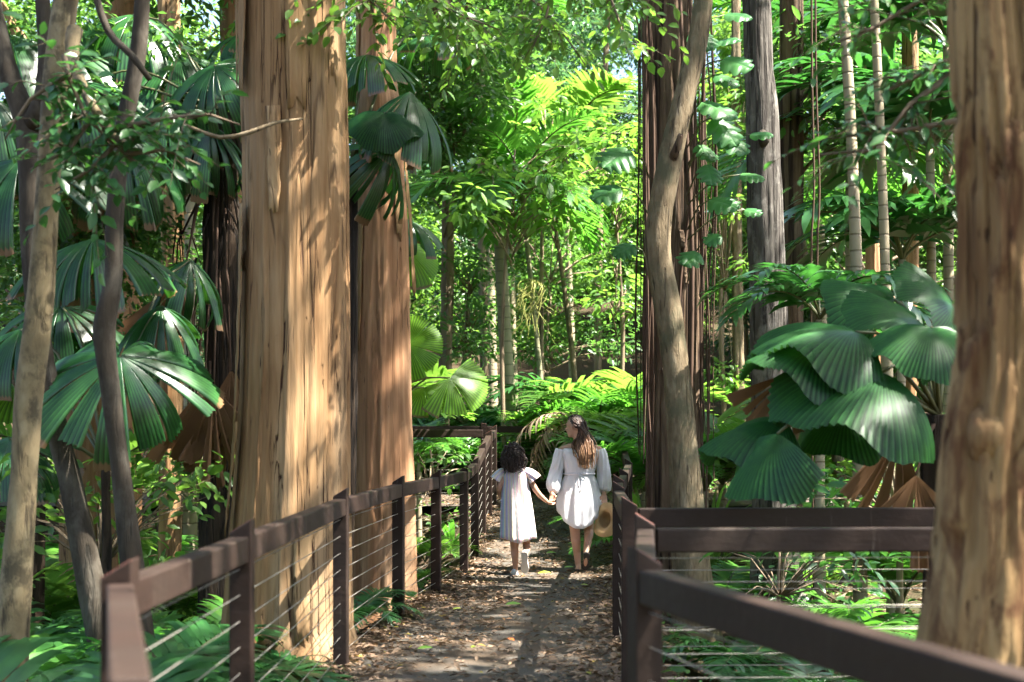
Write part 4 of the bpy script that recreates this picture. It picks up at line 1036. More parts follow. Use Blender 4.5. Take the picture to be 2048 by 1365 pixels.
sapling('dark leafy shrub on the slope right of the mossy palm trunk', 1100, 28, 1100, 560, .04, cl(1030, 1240, 440, 720, 26, 36, 62, 5), .15, .065, 'crown', 5, 300)
sapling('bushy shrub with light leaves left of the dark brown trunk', 1235, 26, 1230, 400, .04, cl(1170, 1300, 330, 620, 20, 38, 60, 6), .17, .075, 'bright', 6, 260)
sapling('leafy shrub at the top between the pinkish trunk and the centre', 880, 26, 890, 330, .05, cl(820, 1000, 100, 420, 32, 40, 70, 7), .18, .08, 'crown', 7, 240, 'palegrey')
sapling('bright shrub seen between the two paperbark trunks', 690, 22, 690, 500, .04, cl(640, 760, 380, 760, 22, 35, 60, 8), .19, .085, 'bright', 8, 260)
sapling('shrub behind the hanging roots in the right centre', 1450, 30, 1450, 400, .05, cl(1390, 1500, 150, 800, 30, 38, 62, 9), .19, .08, 'bright', 9, 220)
sapling('pale leaning trunk right of the grey fissured trunk', 1700, 19, 1555, 260, .075, cl(1560, 1680, 60, 300, 16, 40, 70, 10), .2, .08, 'crown', 10, 200, 'palegrey', name='leaning_tree')
sapling('leafy tree behind the two pale palm stems', 1720, 25, 1730, 250, .09, cl(1600, 1900, 60, 560, 26, 50, 85, 11), .2, .085, 'crown', 11, 150)
sapling('leafy tree behind the left fan palms', 150, 20, 160, 250, .09, cl(-20, 460, 60, 700, 70, 50, 95, 12), .2, .09, 'bright', 12, 150)
sapling('low bush with light leaves below the brown dead fans', 420, 14.5, 420, 900, .03, cl(280, 480, 900, 1030, 26, 30, 55, 13), .13, .07, 'bright', 13, 260, name='shrub')
sapling('low bush behind the left railing near the far junction', 860, 17.6, 860, 900, .03, cl(825, 930, 880, 1010, 14, 24, 40, 14), .12, .06, 'crown', 14, 300, name='shrub')
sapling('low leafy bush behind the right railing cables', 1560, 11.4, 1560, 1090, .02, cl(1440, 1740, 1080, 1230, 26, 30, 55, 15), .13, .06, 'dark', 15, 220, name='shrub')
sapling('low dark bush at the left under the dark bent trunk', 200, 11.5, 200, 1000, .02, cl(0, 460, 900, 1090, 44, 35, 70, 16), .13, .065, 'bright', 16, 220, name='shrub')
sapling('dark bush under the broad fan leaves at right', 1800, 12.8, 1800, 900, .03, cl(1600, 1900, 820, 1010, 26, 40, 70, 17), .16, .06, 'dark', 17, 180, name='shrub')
sapling('bush on the slope behind the farthest railing', 930, 26, 930, 800, .03, cl(820, 1000, 760, 850, 16, 25, 45, 18), .15, .07, 'crown', 18, 300, name='shrub')

# ------------------------------------------------------------------ more trunks in the middle and far ground
def bgtrunk(label, px0, py0, px1, py1, wpx, Y, mat, crown=None, cs=1.0, cm='crown', top=None, name='background_tree', amp=.02, rz=0, cz=0):
    a, b = at(px0, py0, Y), gp(px1, Y)
    t = thing(name, label, 'tree', b); r = wpx / 2 * Y / F
    if top: a = a + (a - b).normalized() * max(0, (top - a.z))
    part(t, 'trunk', *tube([b - Vector((0, 0, .3)), b.lerp(a, .45) + Vector((rs.gauss(0, .1), 0, 0)), a], [r * 1.2, r, r * .8], 26, .2, paper_disp(px0 * .1, min(amp, r * .25))), M[mat])
    if crown is not None:
        c, me = bcrown_mesh(crown, cm); o = obj('crown', me, t, a - b + Vector((0, 0, cz))); o.scale = (cs,) * 3; o.rotation_euler = (0, 0, rz)
        rng = np.random.default_rng(int(px0))
        Mx = Matrix.Translation(a + Vector((0, 0, cz))) @ Matrix.Rotation(rz, 4, 'Z') @ Matrix.Scale(cs, 4)
        part(t, 'limb', *limbs(a, [Mx @ Vector(c[i]) for i in rng.choice(len(c), 8, replace=False)], r * .5, rng, 5), M[mat])
    return t
bgtrunk('orange paperbark stump of a trunk behind the mottled pale trunk at left', 190, 860, 190, 1060, 110, 12.8, 'paper1', top=3.0, name='paperbark_tree', amp=.03, crown=0, cs=.5, cz=1.0)
bgtrunk('far orange paperbark trunk behind the left fan palms', 240, 300, 236, 900, 80, 19, 'paper2', crown=0, cs=1.2, top=11, name='paperbark_tree')
bgtrunk('reddish paperbark trunk right of the skirted fan palm foot', 335, 850, 340, 1000, 46, 15, 'paper1', crown=1, cs=.9, top=10, name='paperbark_tree')
bgtrunk('pale paperbark trunk high at left above the fan leaves', 450, 60, 452, 900, 60, 21, 'paper2', crown=2, cs=1.2, top=12, name='paperbark_tree')
bgtrunk('pinkish trunk on the slope behind the glowing fan leaves', 885, 420, 880, 800, 26, 26, 'bgbark', crown=3, cs=.9, top=9)
bgtrunk('slim trunk on the slope just left of the mossy palm trunk', 968, 500, 972, 780, 18, 31, 'bgbark', crown=4, cs=.7, top=13)
bgtrunk('thin trunk in the gap right of the leaning sapling', 1205, 500, 1195, 800, 14, 32, 'bgbark', crown=0, cs=.7, top=13)
bgtrunk('brown trunk behind the second pale palm stem', 1810, 350, 1815, 900, 34, 21, 'paper1', crown=1, cs=.6, top=16)
bgtrunk('dark brown trunk close behind the grey fissured trunk', 1580, 300, 1582, 900, 48, 18.5, 'stringy', crown=2, cs=.8, top=16)
bgtrunk('pale trunk far behind between the brown and grey trunks', 1478, 400, 1480, 900, 20, 30, 'palegrey', crown=3, cs=.6, top=17)
bgtrunk('orange barked trunk behind the pale palm stems', 1750, 380, 1752, 900, 26, 23, 'paper2', crown=4, cs=.45, top=17)
bgtrunk('grey trunk behind the gap between the two paperbark trunks', 700, 300, 699, 1000, 22, 18, 'darkbark', crown=0, cs=1.0, top=11)
for i, (x, y, cx, cyy, k) in enumerate(((6.0, 7.5, 8.8, 5.5, 2), (6.8, 12.5, 8.6, 10.4, 3))):  # trees added out of frame so their crowns shade the path and left trunks
    b = Vector((x, y, gz(x, y))); tpv = Vector((x + .4, y, 9.5))
    t = thing('added_shade_tree', ('unseen canopy tree added for shade right of the near right trunk', 'unseen canopy tree added for shade beyond the right edge level with the grey trunk', 'unseen canopy tree added for shade beyond the right edge level with the far railing')[i], 'tree', b)
    part(t, 'trunk', *tube([b - Vector((0, 0, .2)), b.lerp(tpv, .5), tpv], [.24, .18, .13], 20, .3, smooth_disp(i)), M['bgbark'])
    add_canopy(t, tpv, (cx, cyy, 13.2), k, 1.0, .09, M['bgbark'], i * 1.3)
    add_canopy(t, tpv, ((5.0, 8.2, 12.4), (11.2, 6.4, 14.4))[i], (0, 1)[i], (.95, .6)[i], .07, M['bgbark'], 2 + i)
for i, (x, y) in enumerate(((-5.5, -6), (0.2, -8), (6.0, -6))):  # unseen trees added to hold back sky light from the foreground
    b = Vector((x, y, gz(x, y))); tpv = Vector((x, y, 9))
    t = thing('unseen_shade_tree', 'unseen rainforest tree added behind the camera to shade the foreground', 'tree', b, 'added shade trees behind the camera')
    part(t, 'trunk', *tube([b - Vector((0, 0, .2)), b.lerp(tpv, .5), tpv], [.24, .18, .13], 16, .4, smooth_disp(i)), M['bgbark'])
    for kk, zz in ((0, 9.5), (1, 4.8)):
        c, me = CROWN[(i + kk) % 4]; o = obj('crown', me, t, Vector((0, 0, zz)) - Vector((0, 0, b.z))); o.scale = (.8, .8, .9); o.rotation_euler = (0, 0, i + kk * 2.0)
    c = CROWN[i % 4][0]; rng = np.random.default_rng(900 + i)
    part(t, 'limb', *limbs(tpv - Vector((0, 0, 4)), [Vector((x, y, 6.2)) + Vector(c[q]) * .7 for q in rng.choice(len(c), 8, replace=False)], .07, rng), M['bgbark'])
# canopy and hillside trees that close the view
far = [(-24, 40), (-20, 52), (-17, 36), (-14, 46), (-10, 58), (-9, 38), (-6.5, 50), (-4, 62), (-3.2, 42), (-.6, 54), (.8, 44), (3.0, 60), (5.0, 48), (6.2, 38), (8, 55), (10.5, 43), (12, 34), (13.5, 52), (16, 40), (19, 47), (23, 42), (-28, 60), (28, 58), (-16, 24), (-11, 20)]
for i, (x, y) in enumerate(far):
    b = Vector((x, y, gz(x, y))); rng = np.random.default_rng(500 + i)
    t = thing('background_tree', 'hillside rainforest tree in the leafy mass behind the farthest railing', 'tree', b, 'hillside trees behind the far railing')
    h = rng.uniform(5, 9); r = rng.uniform(.08, .18); tpv = b + Vector((rng.normal() * .4, 0, h + 3))
    part(t, 'trunk', *tube([b - Vector((0, 0, .3)), b.lerp(tpv, .5) + Vector((rng.normal() * .2, 0, 0)), tpv], [r * 1.2, r, r * .5], 12, .5, smooth_disp(i)), M['bgbark' if i % 3 else 'palegrey'])
    for k in range(3):
        c, me = bcrown_mesh((i + k) % 5, ('bright', 'crown', 'blue', 'crown')[(i * 2 + k) % 4]); s = rng.uniform(.9, 1.35)
        o = obj('crown', me, t, Vector((rng.normal() * 1.4, rng.normal() * .8, (1.6, h * .55 + 1, h + 2.5)[k]))); o.scale = (s, s, s); o.rotation_euler = (0, 0, rng.uniform(0, 6))

# ------------------------------------------------------------------ ground cover and litter (uncountable)
rng = np.random.default_rng(77)
def scatter(n, xr, yr, ok):
    out = []
    while len(out) < n:
        x, y = rng.uniform(*xr), rng.uniform(*yr)
        if ok(x, y): out.append((x, y, gz(x, y)))
    return np.array(out)
def offpath(x, y): return not (side(LEFT, max(y, 4.1)) - .15 < x < side(RIGHT, max(y, 4.5)) + .15) and not (19.9 < y < 22.7) and not (x > 0 and 6.3 < y < 8.2) and abs(x) < .42 * y + 2
gc = scatter(700, (-9, 9), (4, 30), offpath); gr = rng.uniform(.10, .28, len(gc)); gc[:, 2] += gr * .5
V, Fc = clump_cloud(gc, gr, 420, .10, .05, rng, .7, T_OVA)
tag(obj('ground_cover', mesh('ground_cover', V, Fc, M['crown'], smooth=False)), 'low leafy ground cover on the forest floor beside the path', 'ground cover', kind='stuff')
def litter(P, Lr, name, label):
    n = len(P); a = rng.uniform(0, 2 * math.pi, n); D = np.stack([np.cos(a), np.sin(a), rng.normal(0, .18, n)], -1)
    N = np.stack([rng.normal(0, .35, n), rng.normal(0, .35, n), np.ones(n)], -1); L = rng.uniform(*Lr, n)
    V, Fc = leaves(P, D, N, L, L * rng.uniform(.22, .5, n), T_DIA)
    tag(obj(name, mesh(name, V, Fc, M['litter'], smooth=False)), label, 'leaf litter', kind='stuff')
pp = []
while len(pp) < 21000:
    y = 3 + 19 * rng.random() ** 1.0; xl, xr = side(LEFT, max(y, 4.1)), side(RIGHT, max(y, 4.5)) if y < 20 else 3; x = rng.uniform(xl - .1, xr + .1)
    if y > 20: x = rng.uniform(-3, 3)
    e = min(x - xl, xr - x) / (.5 * (xr - xl))
    if rng.random() < .07 + .9 * math.exp(-e * 4.0) + .25 * (noise.noise(Vector((x * 1.5, y * 1.0, 5))) > .1): pp.append((x, y, pz(y) + .012 + .012 * rng.random()))
litter(np.array(pp), (.025, .085), 'leaf_litter', 'dry brown leaf litter scattered over the path')
fl = scatter(16000, (-9, 9), (3.5, 30), offpath); fl[:, 2] += .015
litter(fl, (.06, .16), 'forest_litter', 'dry brown leaf litter on the forest floor beyond the railings')
# leaves on the path one can pick out
def fallen(px, py, mat, L, lab, rot):
    Y = F * CAMZ / (py - HORIZON); p = at(px, py, Y)
    a = rot; V, Fc = leaves(np.array([(0, 0, 0)]), np.array([(math.cos(a), math.sin(a), .12)]), np.array([(.1, -.25, 1)]), L, L * .5, T_OVA)
    o = obj('fallen_leaf', mesh('fallen_leaf', V, Fc, M[mat]), None, (p.x, p.y, pz(p.y) + .03)); tag(o, lab, 'leaf', 'picked out leaves on the path')
fallen(1092, 1122, 'greenleaf', .13, 'bright green fallen leaf between the girl and the woman', .3)
fallen(1128, 1141, 'greenleaf', .11, 'pale green fallen leaf just left of the woman\'s standing foot', .1)
fallen(1076, 1153, 'yellowleaf', .14, 'long yellow fallen leaf right of the girl\'s shoes', .2)
fallen(1176, 1177, 'yellowleaf', .08, 'small yellow fallen leaf below the woman\'s lifted shoe', 2.8)
fallen(1010, 1217, 'greenleaf', .14, 'narrow grey green fallen leaf in the middle of the path', .1)
fallen(835, 1307, 'greenleaf', .11, 'green fallen leaf on the near left of the path', .2)
fallen(1028, 1290, 'orangeleaf', .09, 'bright orange fallen leaf in the near middle of the path', 2.2)
fallen(943, 1305, 'yellowleaf', .07, 'small yellow fallen leaf left of the orange leaf', 1.2)
fallen(905, 1226, 'yellowleaf', .08, 'olive fallen leaf beside the left post row', .4)
# dead frond hanging over the far railing
b = at(1150, 800, 21.5)
df = thing('dead_palm_frond', 'grey brown dead palm frond slumped over the far railing beside the woman', 'palm frond', (b.x, b.y, pz(21.5)))
for az, ti, sc, dz in ((185, -10, 1.5, 1.2), (200, -35, 1.4, 1.3), (170, -25, 1.3, 1.1), (250, -30, 1.2, 1.2)):
    place_frond(df, FR['dead'][0 if az > 190 else 1], (b.x + .1, b.y, pz(21.5) + dz), R(az), sc, R(ti), 0)
#PEOPLE#
# ------------------------------------------------------------------ people
def ellip(c, rx, ry, rz, ax=None, nu=18, nv=12):
    """closed ellipsoid; ax = (X, Y, Z) orthonormal axes"""
    ax = ax or (Vector((1, 0, 0)), Vector((0, 1, 0)), Vector((0, 0, 1))); c = Vector(c); V, Fc = [], []
    V.append(c - ax[2] * rz)
    for i in range(1, nv):
        ph = -math.pi / 2 + math.pi * i / nv
        for j in range(nu):
            th = 2 * math.pi * j / nu; V.append(c + ax[0] * (rx * math.cos(ph) * math.cos(th)) + ax[1] * (ry * math.cos(ph) * math.sin(th)) + ax[2] * (rz * math.sin(ph)))
    V.append(c + ax[2] * rz); n = len(V) - 1
    for j in range(nu):
        k = (j + 1) % nu; Fc.append((0, 1 + k, 1 + j)); Fc.append((n, n - nu + j, n - nu + k))
        for i in range(nv - 2): a = 1 + i * nu; Fc.append((a + j, a + k, a + nu + k, a + nu + j))
    return [tuple(v) for v in V], Fc
def limb(pts, rad, n=14):
    out = [tube(pts, rad, n, .03)]
    out += [ellip(p, r, r, r, None, 12, 8) for p, r in zip(pts, rad)]
    return out
def hand(wrist, d, nrm, thumb, s=1.0, curl=40, spread=.010):
    """wrist point, direction of the palm, palm-facing normal, thumb side; returns closed shapes"""
    d = Vector(d).normalized(); nrm = Vector(nrm); nrm = (nrm - d * nrm.dot(d)).normalized()
    sd = d.cross(nrm); sd = sd if sd.dot(Vector(thumb)) > 0 else -sd
    out = []; w = Vector(wrist)
    for i, (off, fl) in enumerate(((1.5, .068), (.5, .078), (-.5, .072), (-1.5, .056))):
        k = w + d * (.082 * s - abs(off - .5) * .004 * s) + sd * (off * .0195 * s)
        out += limb([w + sd * (off * .010 * s), k], [.013 * s, .011 * s], 10)
        p, dd = k, d.copy()
        for q, (fr, c) in enumerate(((.45, curl * .7), (.32, curl), (.23, curl * .8))):
            a = R(c); dd = (dd * math.cos(a) + nrm * math.sin(a)).normalized(); e = p + dd * (fl * s * fr)
            out += limb([p, e], [(.0095 - q * .001) * s, (.0088 - q * .001) * s], 8); p = e
    b = w + d * .022 * s + sd * .020 * s; m = b + (d * .55 + sd * .7 + nrm * .35).normalized() * .040 * s; e = m + (d * .9 + nrm * .45 + sd * .1).normalized() * .032 * s
    out += limb([b, m, e], [.013 * s, .0105 * s, .0085 * s], 10)
    return out
def skin_body(t, shapes, voxel, mat, name='body', smooth=6):
    V, Fc = join(shapes); me = mesh('tmp', V, Fc)
    o = bpy.data.objects.new('tmp', me); COL.objects.link(o)
    m = o.modifiers.new('r', 'REMESH'); m.mode = 'VOXEL'; m.voxel_size = voxel
    m = o.modifiers.new('s', 'SMOOTH'); m.iterations = smooth; m.factor = .5
    dg = bpy.context.evaluated_depsgraph_get(); e = o.evaluated_get(dg); me2 = bpy.data.meshes.new_from_object(e)
    n = len(me2.vertices); co = np.empty(n * 3); me2.vertices.foreach_get('co', co)
    co = co.reshape(-1, 3) - np.array(t.location); me2.vertices.foreach_set('co', co.ravel())
    me2.materials.clear(); me2.materials.append(mat); me2.polygons.foreach_set('use_smooth', np.ones(len(me2.polygons), dtype=bool))
    bpy.data.objects.remove(o); bpy.data.meshes.remove(me); me2.name = name
    return obj(name, me2, t)
def skinmat(name, a, b):
    k = NT(name); n = k.noise(9, k.coord('Object'), 4); k.set(Base_Color=k.mix(n, a, b), Roughness=.48, **{'Specular_IOR_Level': .4})
    k.p.inputs['Subsurface Weight'].default_value = .12; k.p.inputs['Subsurface Radius'].default_value = (.012, .005, .003)
    return k.m
M['skin'] = skinmat('tan_skin', (.42, .235, .155), (.50, .29, .20))
M['skin2'] = skinmat('light_brown_skin', (.40, .215, .135), (.47, .265, .175))
def cloth(name, col, stripes=False):
    k = NT(name); c = col
    if stripes:
        co = k.coord('UV', (1, 1, 1)); sp = k.n('SeparateXYZ'); k.l(co, sp.inputs[0])
        nz = k.n('TexNoise'); nz.noise_dimensions = '1D'; nz.inputs['Scale'].default_value = 26; nz.inputs['Detail'].default_value = 1.0
        k.l(sp.outputs['X'], nz.inputs['W'])
        c = k.ramp(nz.outputs['Fac'], [(.28, G(.46, .42, .78)), (.38, G(.76, .72, .78)), (.46, G(.82, .46, .58)), (.52, G(.80, .76, .72)), (.58, G(.82, .74, .42)), (.64, G(.78, .76, .74)), (.74, G(.40, .60, .78))])
    k.set(Base_Color=c, Roughness=.85, **{'Specular_IOR_Level': .2}); k.bump(k.math('ADD', k.noise(70, k.coord('Object', (1, 1, .5)), 4), k.math('MULTIPLY', k.noise(16, k.coord('Object', (1, 1, .4)), 4), 2.5)), .5, .007)
    tr = k.n('BsdfTranslucent')
    if isinstance(c, tuple): tr.inputs[0].default_value = (*c, 1)
    else: k.l(c, tr.inputs[0])
    mx = k.n('MixShader'); mx.inputs[0].default_value = .22; k.l(k.p.outputs[0], mx.inputs[1]); k.l(tr.outputs[0], mx.inputs[2]); k.l(mx.outputs[0], k.out.inputs[0])
    return k.m
M['white'] = cloth('white_cotton', (.80, .79, .82)); M['stripe'] = cloth('pastel_striped_cotton', (.8, .8, .8), True)
def hairmat(name, root, mid, tip):
    k = NT(name); uv = k.n('TexCoord'); sp = k.n('SeparateXYZ'); k.l(uv.outputs['UV'], sp.inputs[0])
    g = k.n('NewGeometry'); v = k.math('ADD', sp.outputs['Y'], k.math('MULTIPLY', k.math('SUBTRACT', g.outputs['Random Per Island'], .5), .35))
    k.set(Base_Color=k.ramp(v, [(0, root), (.45, mid), (1, tip)]), Roughness=.45, **{'Specular_IOR_Level': .4}); return k.m
M['hairw'] = hairmat('brown_wavy_hair', G(.022, .011, .008), G(.075, .036, .021), G(.26, .145, .075))
M['hairg'] = hairmat('dark_curly_hair', G(.018, .010, .008), G(.024, .013, .010), G(.05, .026, .018))
def strands(t, paths, rad, mat, n=5):
    Vs, Fs, UV, nb = [], [], [], 0
    for p in paths:
        m = len(p); rr = [rad * (1 if i < m * .6 else lerp(1, .25, (i - m * .6) / (m * .4))) for i in range(m)]
        V, Fq = tube(p, rr, n, cap=False); Vs.append(V); Fs.append(Fq + nb); nb += len(V)
        UV += [(0, (i // n) / max(1, m - 1)) for i in range(len(V))]
    V = np.concatenate(Vs); return part(t, 'hair', V, np.concatenate(Fs), mat, uv=UV)
def loft(rings, n=96, close_top=False):
    """rings: list of functions/tuples giving n points each"""
    V = np.array(rings).reshape(-1, 3); m = len(rings); idx = np.arange(m * n).reshape(m, n)
    a = idx[:-1]; b = np.roll(a, -1, 1); d = idx[1:]; c = np.roll(d, -1, 1)
    return V, np.stack([a, d, c, b], -1).reshape(-1, 4)
def sole(t, heel, toe, nrm, wd, th, mat, name):
    heel, toe, nrm = Vector(heel), Vector(toe), Vector(nrm).normalized(); d = (toe - heel); L = d.length; d.normalize(); nrm = (nrm - d * nrm.dot(d)).normalized(); s = d.cross(nrm)
    prof = [(0, .0), (.02, .45), (.08, .72), (.2, .80), (.42, .66), (.6, .80), (.76, 1.0), (.9, .82), (.98, .42), (1, 0)]
    out = [(a, b * wd / 2) for a, b in prof] + [(a, -b * wd / 2) for a, b in prof[-2:0:-1]]; n = len(out)
    V = [tuple(heel + d * (L * a) + s * b + nrm * (h * th)) for h in (0, 1) for a, b in out]
    Fc = [tuple(range(n))[::-1], tuple(range(n, 2 * n))] + [(i, (i + 1) % n, n + (i + 1) % n, n + i) for i in range(n)]
    o = part(t, name, V, Fc, mat, smooth=False); bev(o, .004); return o

# ---- woman
YW = 15.33
W_ = lambda px, py, dy=0.0: at(px, py, YW + dy)
wb = W_(1160, 1143); wb.z = pz(YW)
WM = thing('person', 'woman in a white off shoulder dress walking away, head turned to the girl', 'person', wb)
fd = Vector((-.90, .42, -.08)).normalized(); fs_ = Vector((0, 0, 1)).cross(fd).normalized(); fu = fd.cross(fs_); HC = W_(1149, 853, 0)
hp = lambda f, s, u: HC + fd * f + fs_ * s + fu * u
ax = (fd, fs_, fu)
S = [ellip(hp(-.012, 0, .018), .098, .076, .098, ax), ellip(hp(.028, 0, -.045), .062, .058, .075, ax), ellip(hp(.060, 0, -.095), .026, .030, .022, ax)]
S += limb([hp(.083, 0, .012), hp(.101, 0, -.022), hp(.095, 0, -.036)], [.010, .012, .012], 8)             # nose
S += [ellip(hp(.083, 0, -.058), .012, .022, .007, ax, 10, 8), ellip(hp(.080, 0, -.071), .012, .020, .008, ax, 10, 8), ellip(hp(.076, 0, .028), .018, .050, .012, ax, 10, 8)]
S += [ellip(hp(.066, .036, -.030), .020, .022, .020, ax, 10, 8), ellip(hp(.066, -.036, -.030), .020, .022, .020, ax, 10, 8)]
S += [ellip(hp(-.005, sgn * .076, -.012), .017, .010, .030, ax, 10, 8) for sgn in (1, -1)]
nk = W_(1159, 893); S += limb([hp(-.022, 0, -.06), nk, W_(1160, 905)], [.052, .052, .07])
S += limb([W_(1126, 901), W_(1143, 896), nk, W_(1178, 896), W_(1196, 901)], [.050, .050, .05, .050, .050])
def torso(pts):
    out = []; n = 20
    rings = [[tuple(c + Vector((math.cos(2 * math.pi * j / n) * rx, math.sin(2 * math.pi * j / n) * ry, 0))) for j in range(n)] for c, rx, ry in pts]
    V, Fq = loft(rings, n); V = np.concatenate([V, [pts[0][0], pts[-1][0]]]); m = len(rings)
    Fc = [tuple(f) for f in Fq.tolist()] + [(m * n, j, (j + 1) % n) for j in range(n)] + [(m * n + 1, (m - 1) * n + (j + 1) % n, (m - 1) * n + j) for j in range(n)]
    return [(V, Fc)]
S += torso([(W_(1160, 893), .09, .05), (W_(1161, 905), .165, .085), (W_(1161, 925), .145, .10), (W_(1160, 948), .125, .09), (W_(1160, 980), .155, .11), (W_(1160, 1005), .175, .12), (W_(1160, 1025), .14, .10)])
WL = W_(1104, 988, -.13); WRi = W_(1208, 987, -.02)
S += limb([W_(1124, 903), W_(1111, 948, .0), WL], [.046, .036, .025]); S += limb([W_(1197, 903), W_(1207, 947, .03), WRi], [.046, .036, .025])
HH = at(1105, 1009, 15.13)
S += hand(WL, HH - WL, (-.15, -.6, -.2), (-.2, -1, .3), .95, 50)
S += hand(WRi, (.0, -.02, -1), (.3, -1, 0), (-.6, -.4, 0), .95, 52)
S += limb([W_(1148, 1012), W_(1150, 1062, .03), W_(1152, 1085, .01), W_(1156, 1128, .03)], [.082, .056, .052, .032])
S += limb([W_(1152, 1082, -.012), W_(1154, 1098, -.012)], [.046, .036])
S += limb([W_(1156, 1128, .03), W_(1157, 1138, .0)], [.030, .026]); S += limb([W_(1157, 1138, .0), W_(1155, 1139, .10), W_(1153, 1140, .20)], [.026, .030, .020])
S += limb([W_(1174, 1012), W_(1177, 1058, .10), W_(1177, 1075, .02), W_(1172, 1104, -.20)], [.082, .055, .050, .031])
S += limb([W_(1177, 1072, -.01), W_(1175, 1088, -.10)], [.045, .034])
S += limb([W_(1173, 1107, -.23), W_(1171, 1124, -.20), W_(1170, 1139, -.13)], [.027, .030, .022])
skin_body(WM, S, .0065, M['skin'])
def dress_ring(cx, py, hw, ry, Y, amp, n=96, hem=None, seed=0.0, frq=15):
    out = []
    for j in range(n):
        a = 2 * math.pi * j / n; f = 1 + amp * (.6 * math.cos(frq * a + 2 * math.sin(a * 2 + seed)) + .6 * noise.noise(Vector((math.cos(a) * 4, math.sin(a) * 4, seed + py * .004))))
        y = py + (hem(a) if hem else 0); p = at(cx + hw * f * math.cos(a), y, Y); p.y = Y + ry * f * math.sin(a); out.append(tuple(p))
    return out
hem = lambda t: (lambda a: -34 * t * abs(math.cos(a)) ** 2.2)
rg = [dress_ring(1161, 897, 40, .085, YW, .012, seed=1, frq=34), dress_ring(1161, 902, 42, .10, YW, .02, seed=1, frq=34), dress_ring(1161, 912, 39, .115, YW, .016, seed=1.2, frq=26), dress_ring(1160, 925, 33, .12, YW, .016, seed=1.4, frq=26),
      dress_ring(1160, 938, 31, .115, YW, .022, seed=1.6, frq=26), dress_ring(1159, 947, 29, .10, YW, .022, seed=1.7, frq=26), dress_ring(1159, 951, 29.5, .102, YW, .022, seed=1.7, frq=26)]
for i in range(1, 12):
    t = i / 11; rg.append(dress_ring(1159 - t * 1.0, 951 + 105 * t, lerp(30, 45.5, math.sin(min(1, t * 1.15) * math.pi / 2)) - 3 * max(0, t - .8) * 5 * .6, lerp(.105, .19, t ** .7), YW, lerp(.045, .075, t), hem=hem(t), seed=1.8 + t * .3, frq=13))
V, Fq = loft(rg); o = part(WM, 'dress', V, Fq, M['white']); sd_ = o.modifiers.new('thick', 'SOLIDIFY'); sd_.thickness = .004
tb_ = [Vector(p) for p in dress_ring(1159, 948, 30.5, .106, YW, .006, 48)]
part(WM, 'belt', *tube(tb_ + [tb_[0]], [.011] * 49, 8, cap=False), M['white'])
part(WM, 'belt_bow', *join([tube([W_(1160, 948, -.11), W_(1163, 968, -.125), W_(1161, 985, -.15)], [.008, .007, .005], 6, .03), tube([W_(1159, 948, -.11), W_(1157, 962, -.125), W_(1158, 976, -.14)], [.008, .007, .005], 6, .03)]), M['white'])
def puff(sd):
    def g(th, s, r): return r * (.10 * math.cos(9 * th + 3 * math.sin(s * 8 + sd)) + .12 * noise.noise(Vector((math.cos(th) * 2, math.sin(th) * 2, s * 9 + sd))))
    return g
for sd, pts in ((1, [W_(1122, 899), W_(1118, 915), W_(1112, 945), W_(1108, 966, -.05), W_(1107, 979, -.09), W_(1105, 986, -.12)]), (2, [W_(1199, 899), W_(1203, 915), W_(1208, 945, .02), W_(1209, 966, .01), W_(1209, 979, 0), W_(1208, 985, -.01)])):
    o = part(WM, 'sleeve', *tube(pts, [.056, .062, .069, .076, .067, .034], 40, .02, puff(sd), cap=False), M['white']); o.modifiers.new('thick', 'SOLIDIFY').thickness = .003
# hair
rp = random.Random(11); paths = []
for i in range(330):
    az = R(rp.uniform(-205, 205)) ; el = R(rp.uniform(-15, 80))
    dv = -fd * math.cos(az) * math.cos(el) + fs_ * math.sin(az) * math.cos(el) + fu * math.sin(el)
    ca = math.cos(az)
    if ca < -.15 and el < R(38): continue
    if ca < .35 and el < R(5): continue
    root = HC + fu * .022 - fd * .010 + Vector((dv.dot(fd) * .104, 0, 0)).length * 0 * fd + (fd * dv.dot(fd) * .106 + fs_ * dv.dot(fs_) * .086 + fu * dv.dot(fu) * .106)
    sx = rp.gauss(0, 1); tip = W_(1172 + sx * 6, 930 + rp.uniform(-22, 10), -.13 + rp.uniform(-.02, .02)); ph = rp.uniform(0, 6)
    back = HC - fd * .10 + fs_ * (dv.dot(fs_) * .075) + Vector((0, -.01, -.04)) + Vector((rp.gauss(0, .012), rp.gauss(0, .01), 0))
    mid = W_(1164 + sx * 7.5 + (3 if sx > 0 else 0), 888 + rp.uniform(-4, 4), -.105 + rp.uniform(-.025, .02))
    m2 = W_(1169 + sx * 7.5, 910 + rp.uniform(-3, 3), -.13 + rp.uniform(-.025, .015))
    pth, _ = spline([root, root.lerp(back, .5) + dv * .022, back, mid, m2, tip], [1] * 6, .022)
    pth = [p + Vector((math.sin(ph + k * .5) * .011 * min(1, k / 8), math.cos(ph * 1.3 + k * .5) * .006 * min(1, k / 8), 0)) for k, p in enumerate(pth)]
    paths.append(pth)
strands(WM, paths, .0062, M['hairw'])
part(WM, 'hair_mass', *join([ellip(hp(-.026, 0, .028), .093, .079, .094, ax)]), M['hairw'], uv=[(0, .1)] * (2 + 18 * 11))
black = plain('black_sandal_sole', (.012, .011, .012), .6, var=(.03, .028, .028), vs=30)
sole(WM, W_(1174, 1106, -.275), W_(1170, 1142, -.17), (0, .5, .25), .085, .022, black, 'sandal')
sole(WM, W_(1158, 1142, -.035) , W_(1152, 1142, .21), (0, 0, 1), .08, .016, black, 'sandal')

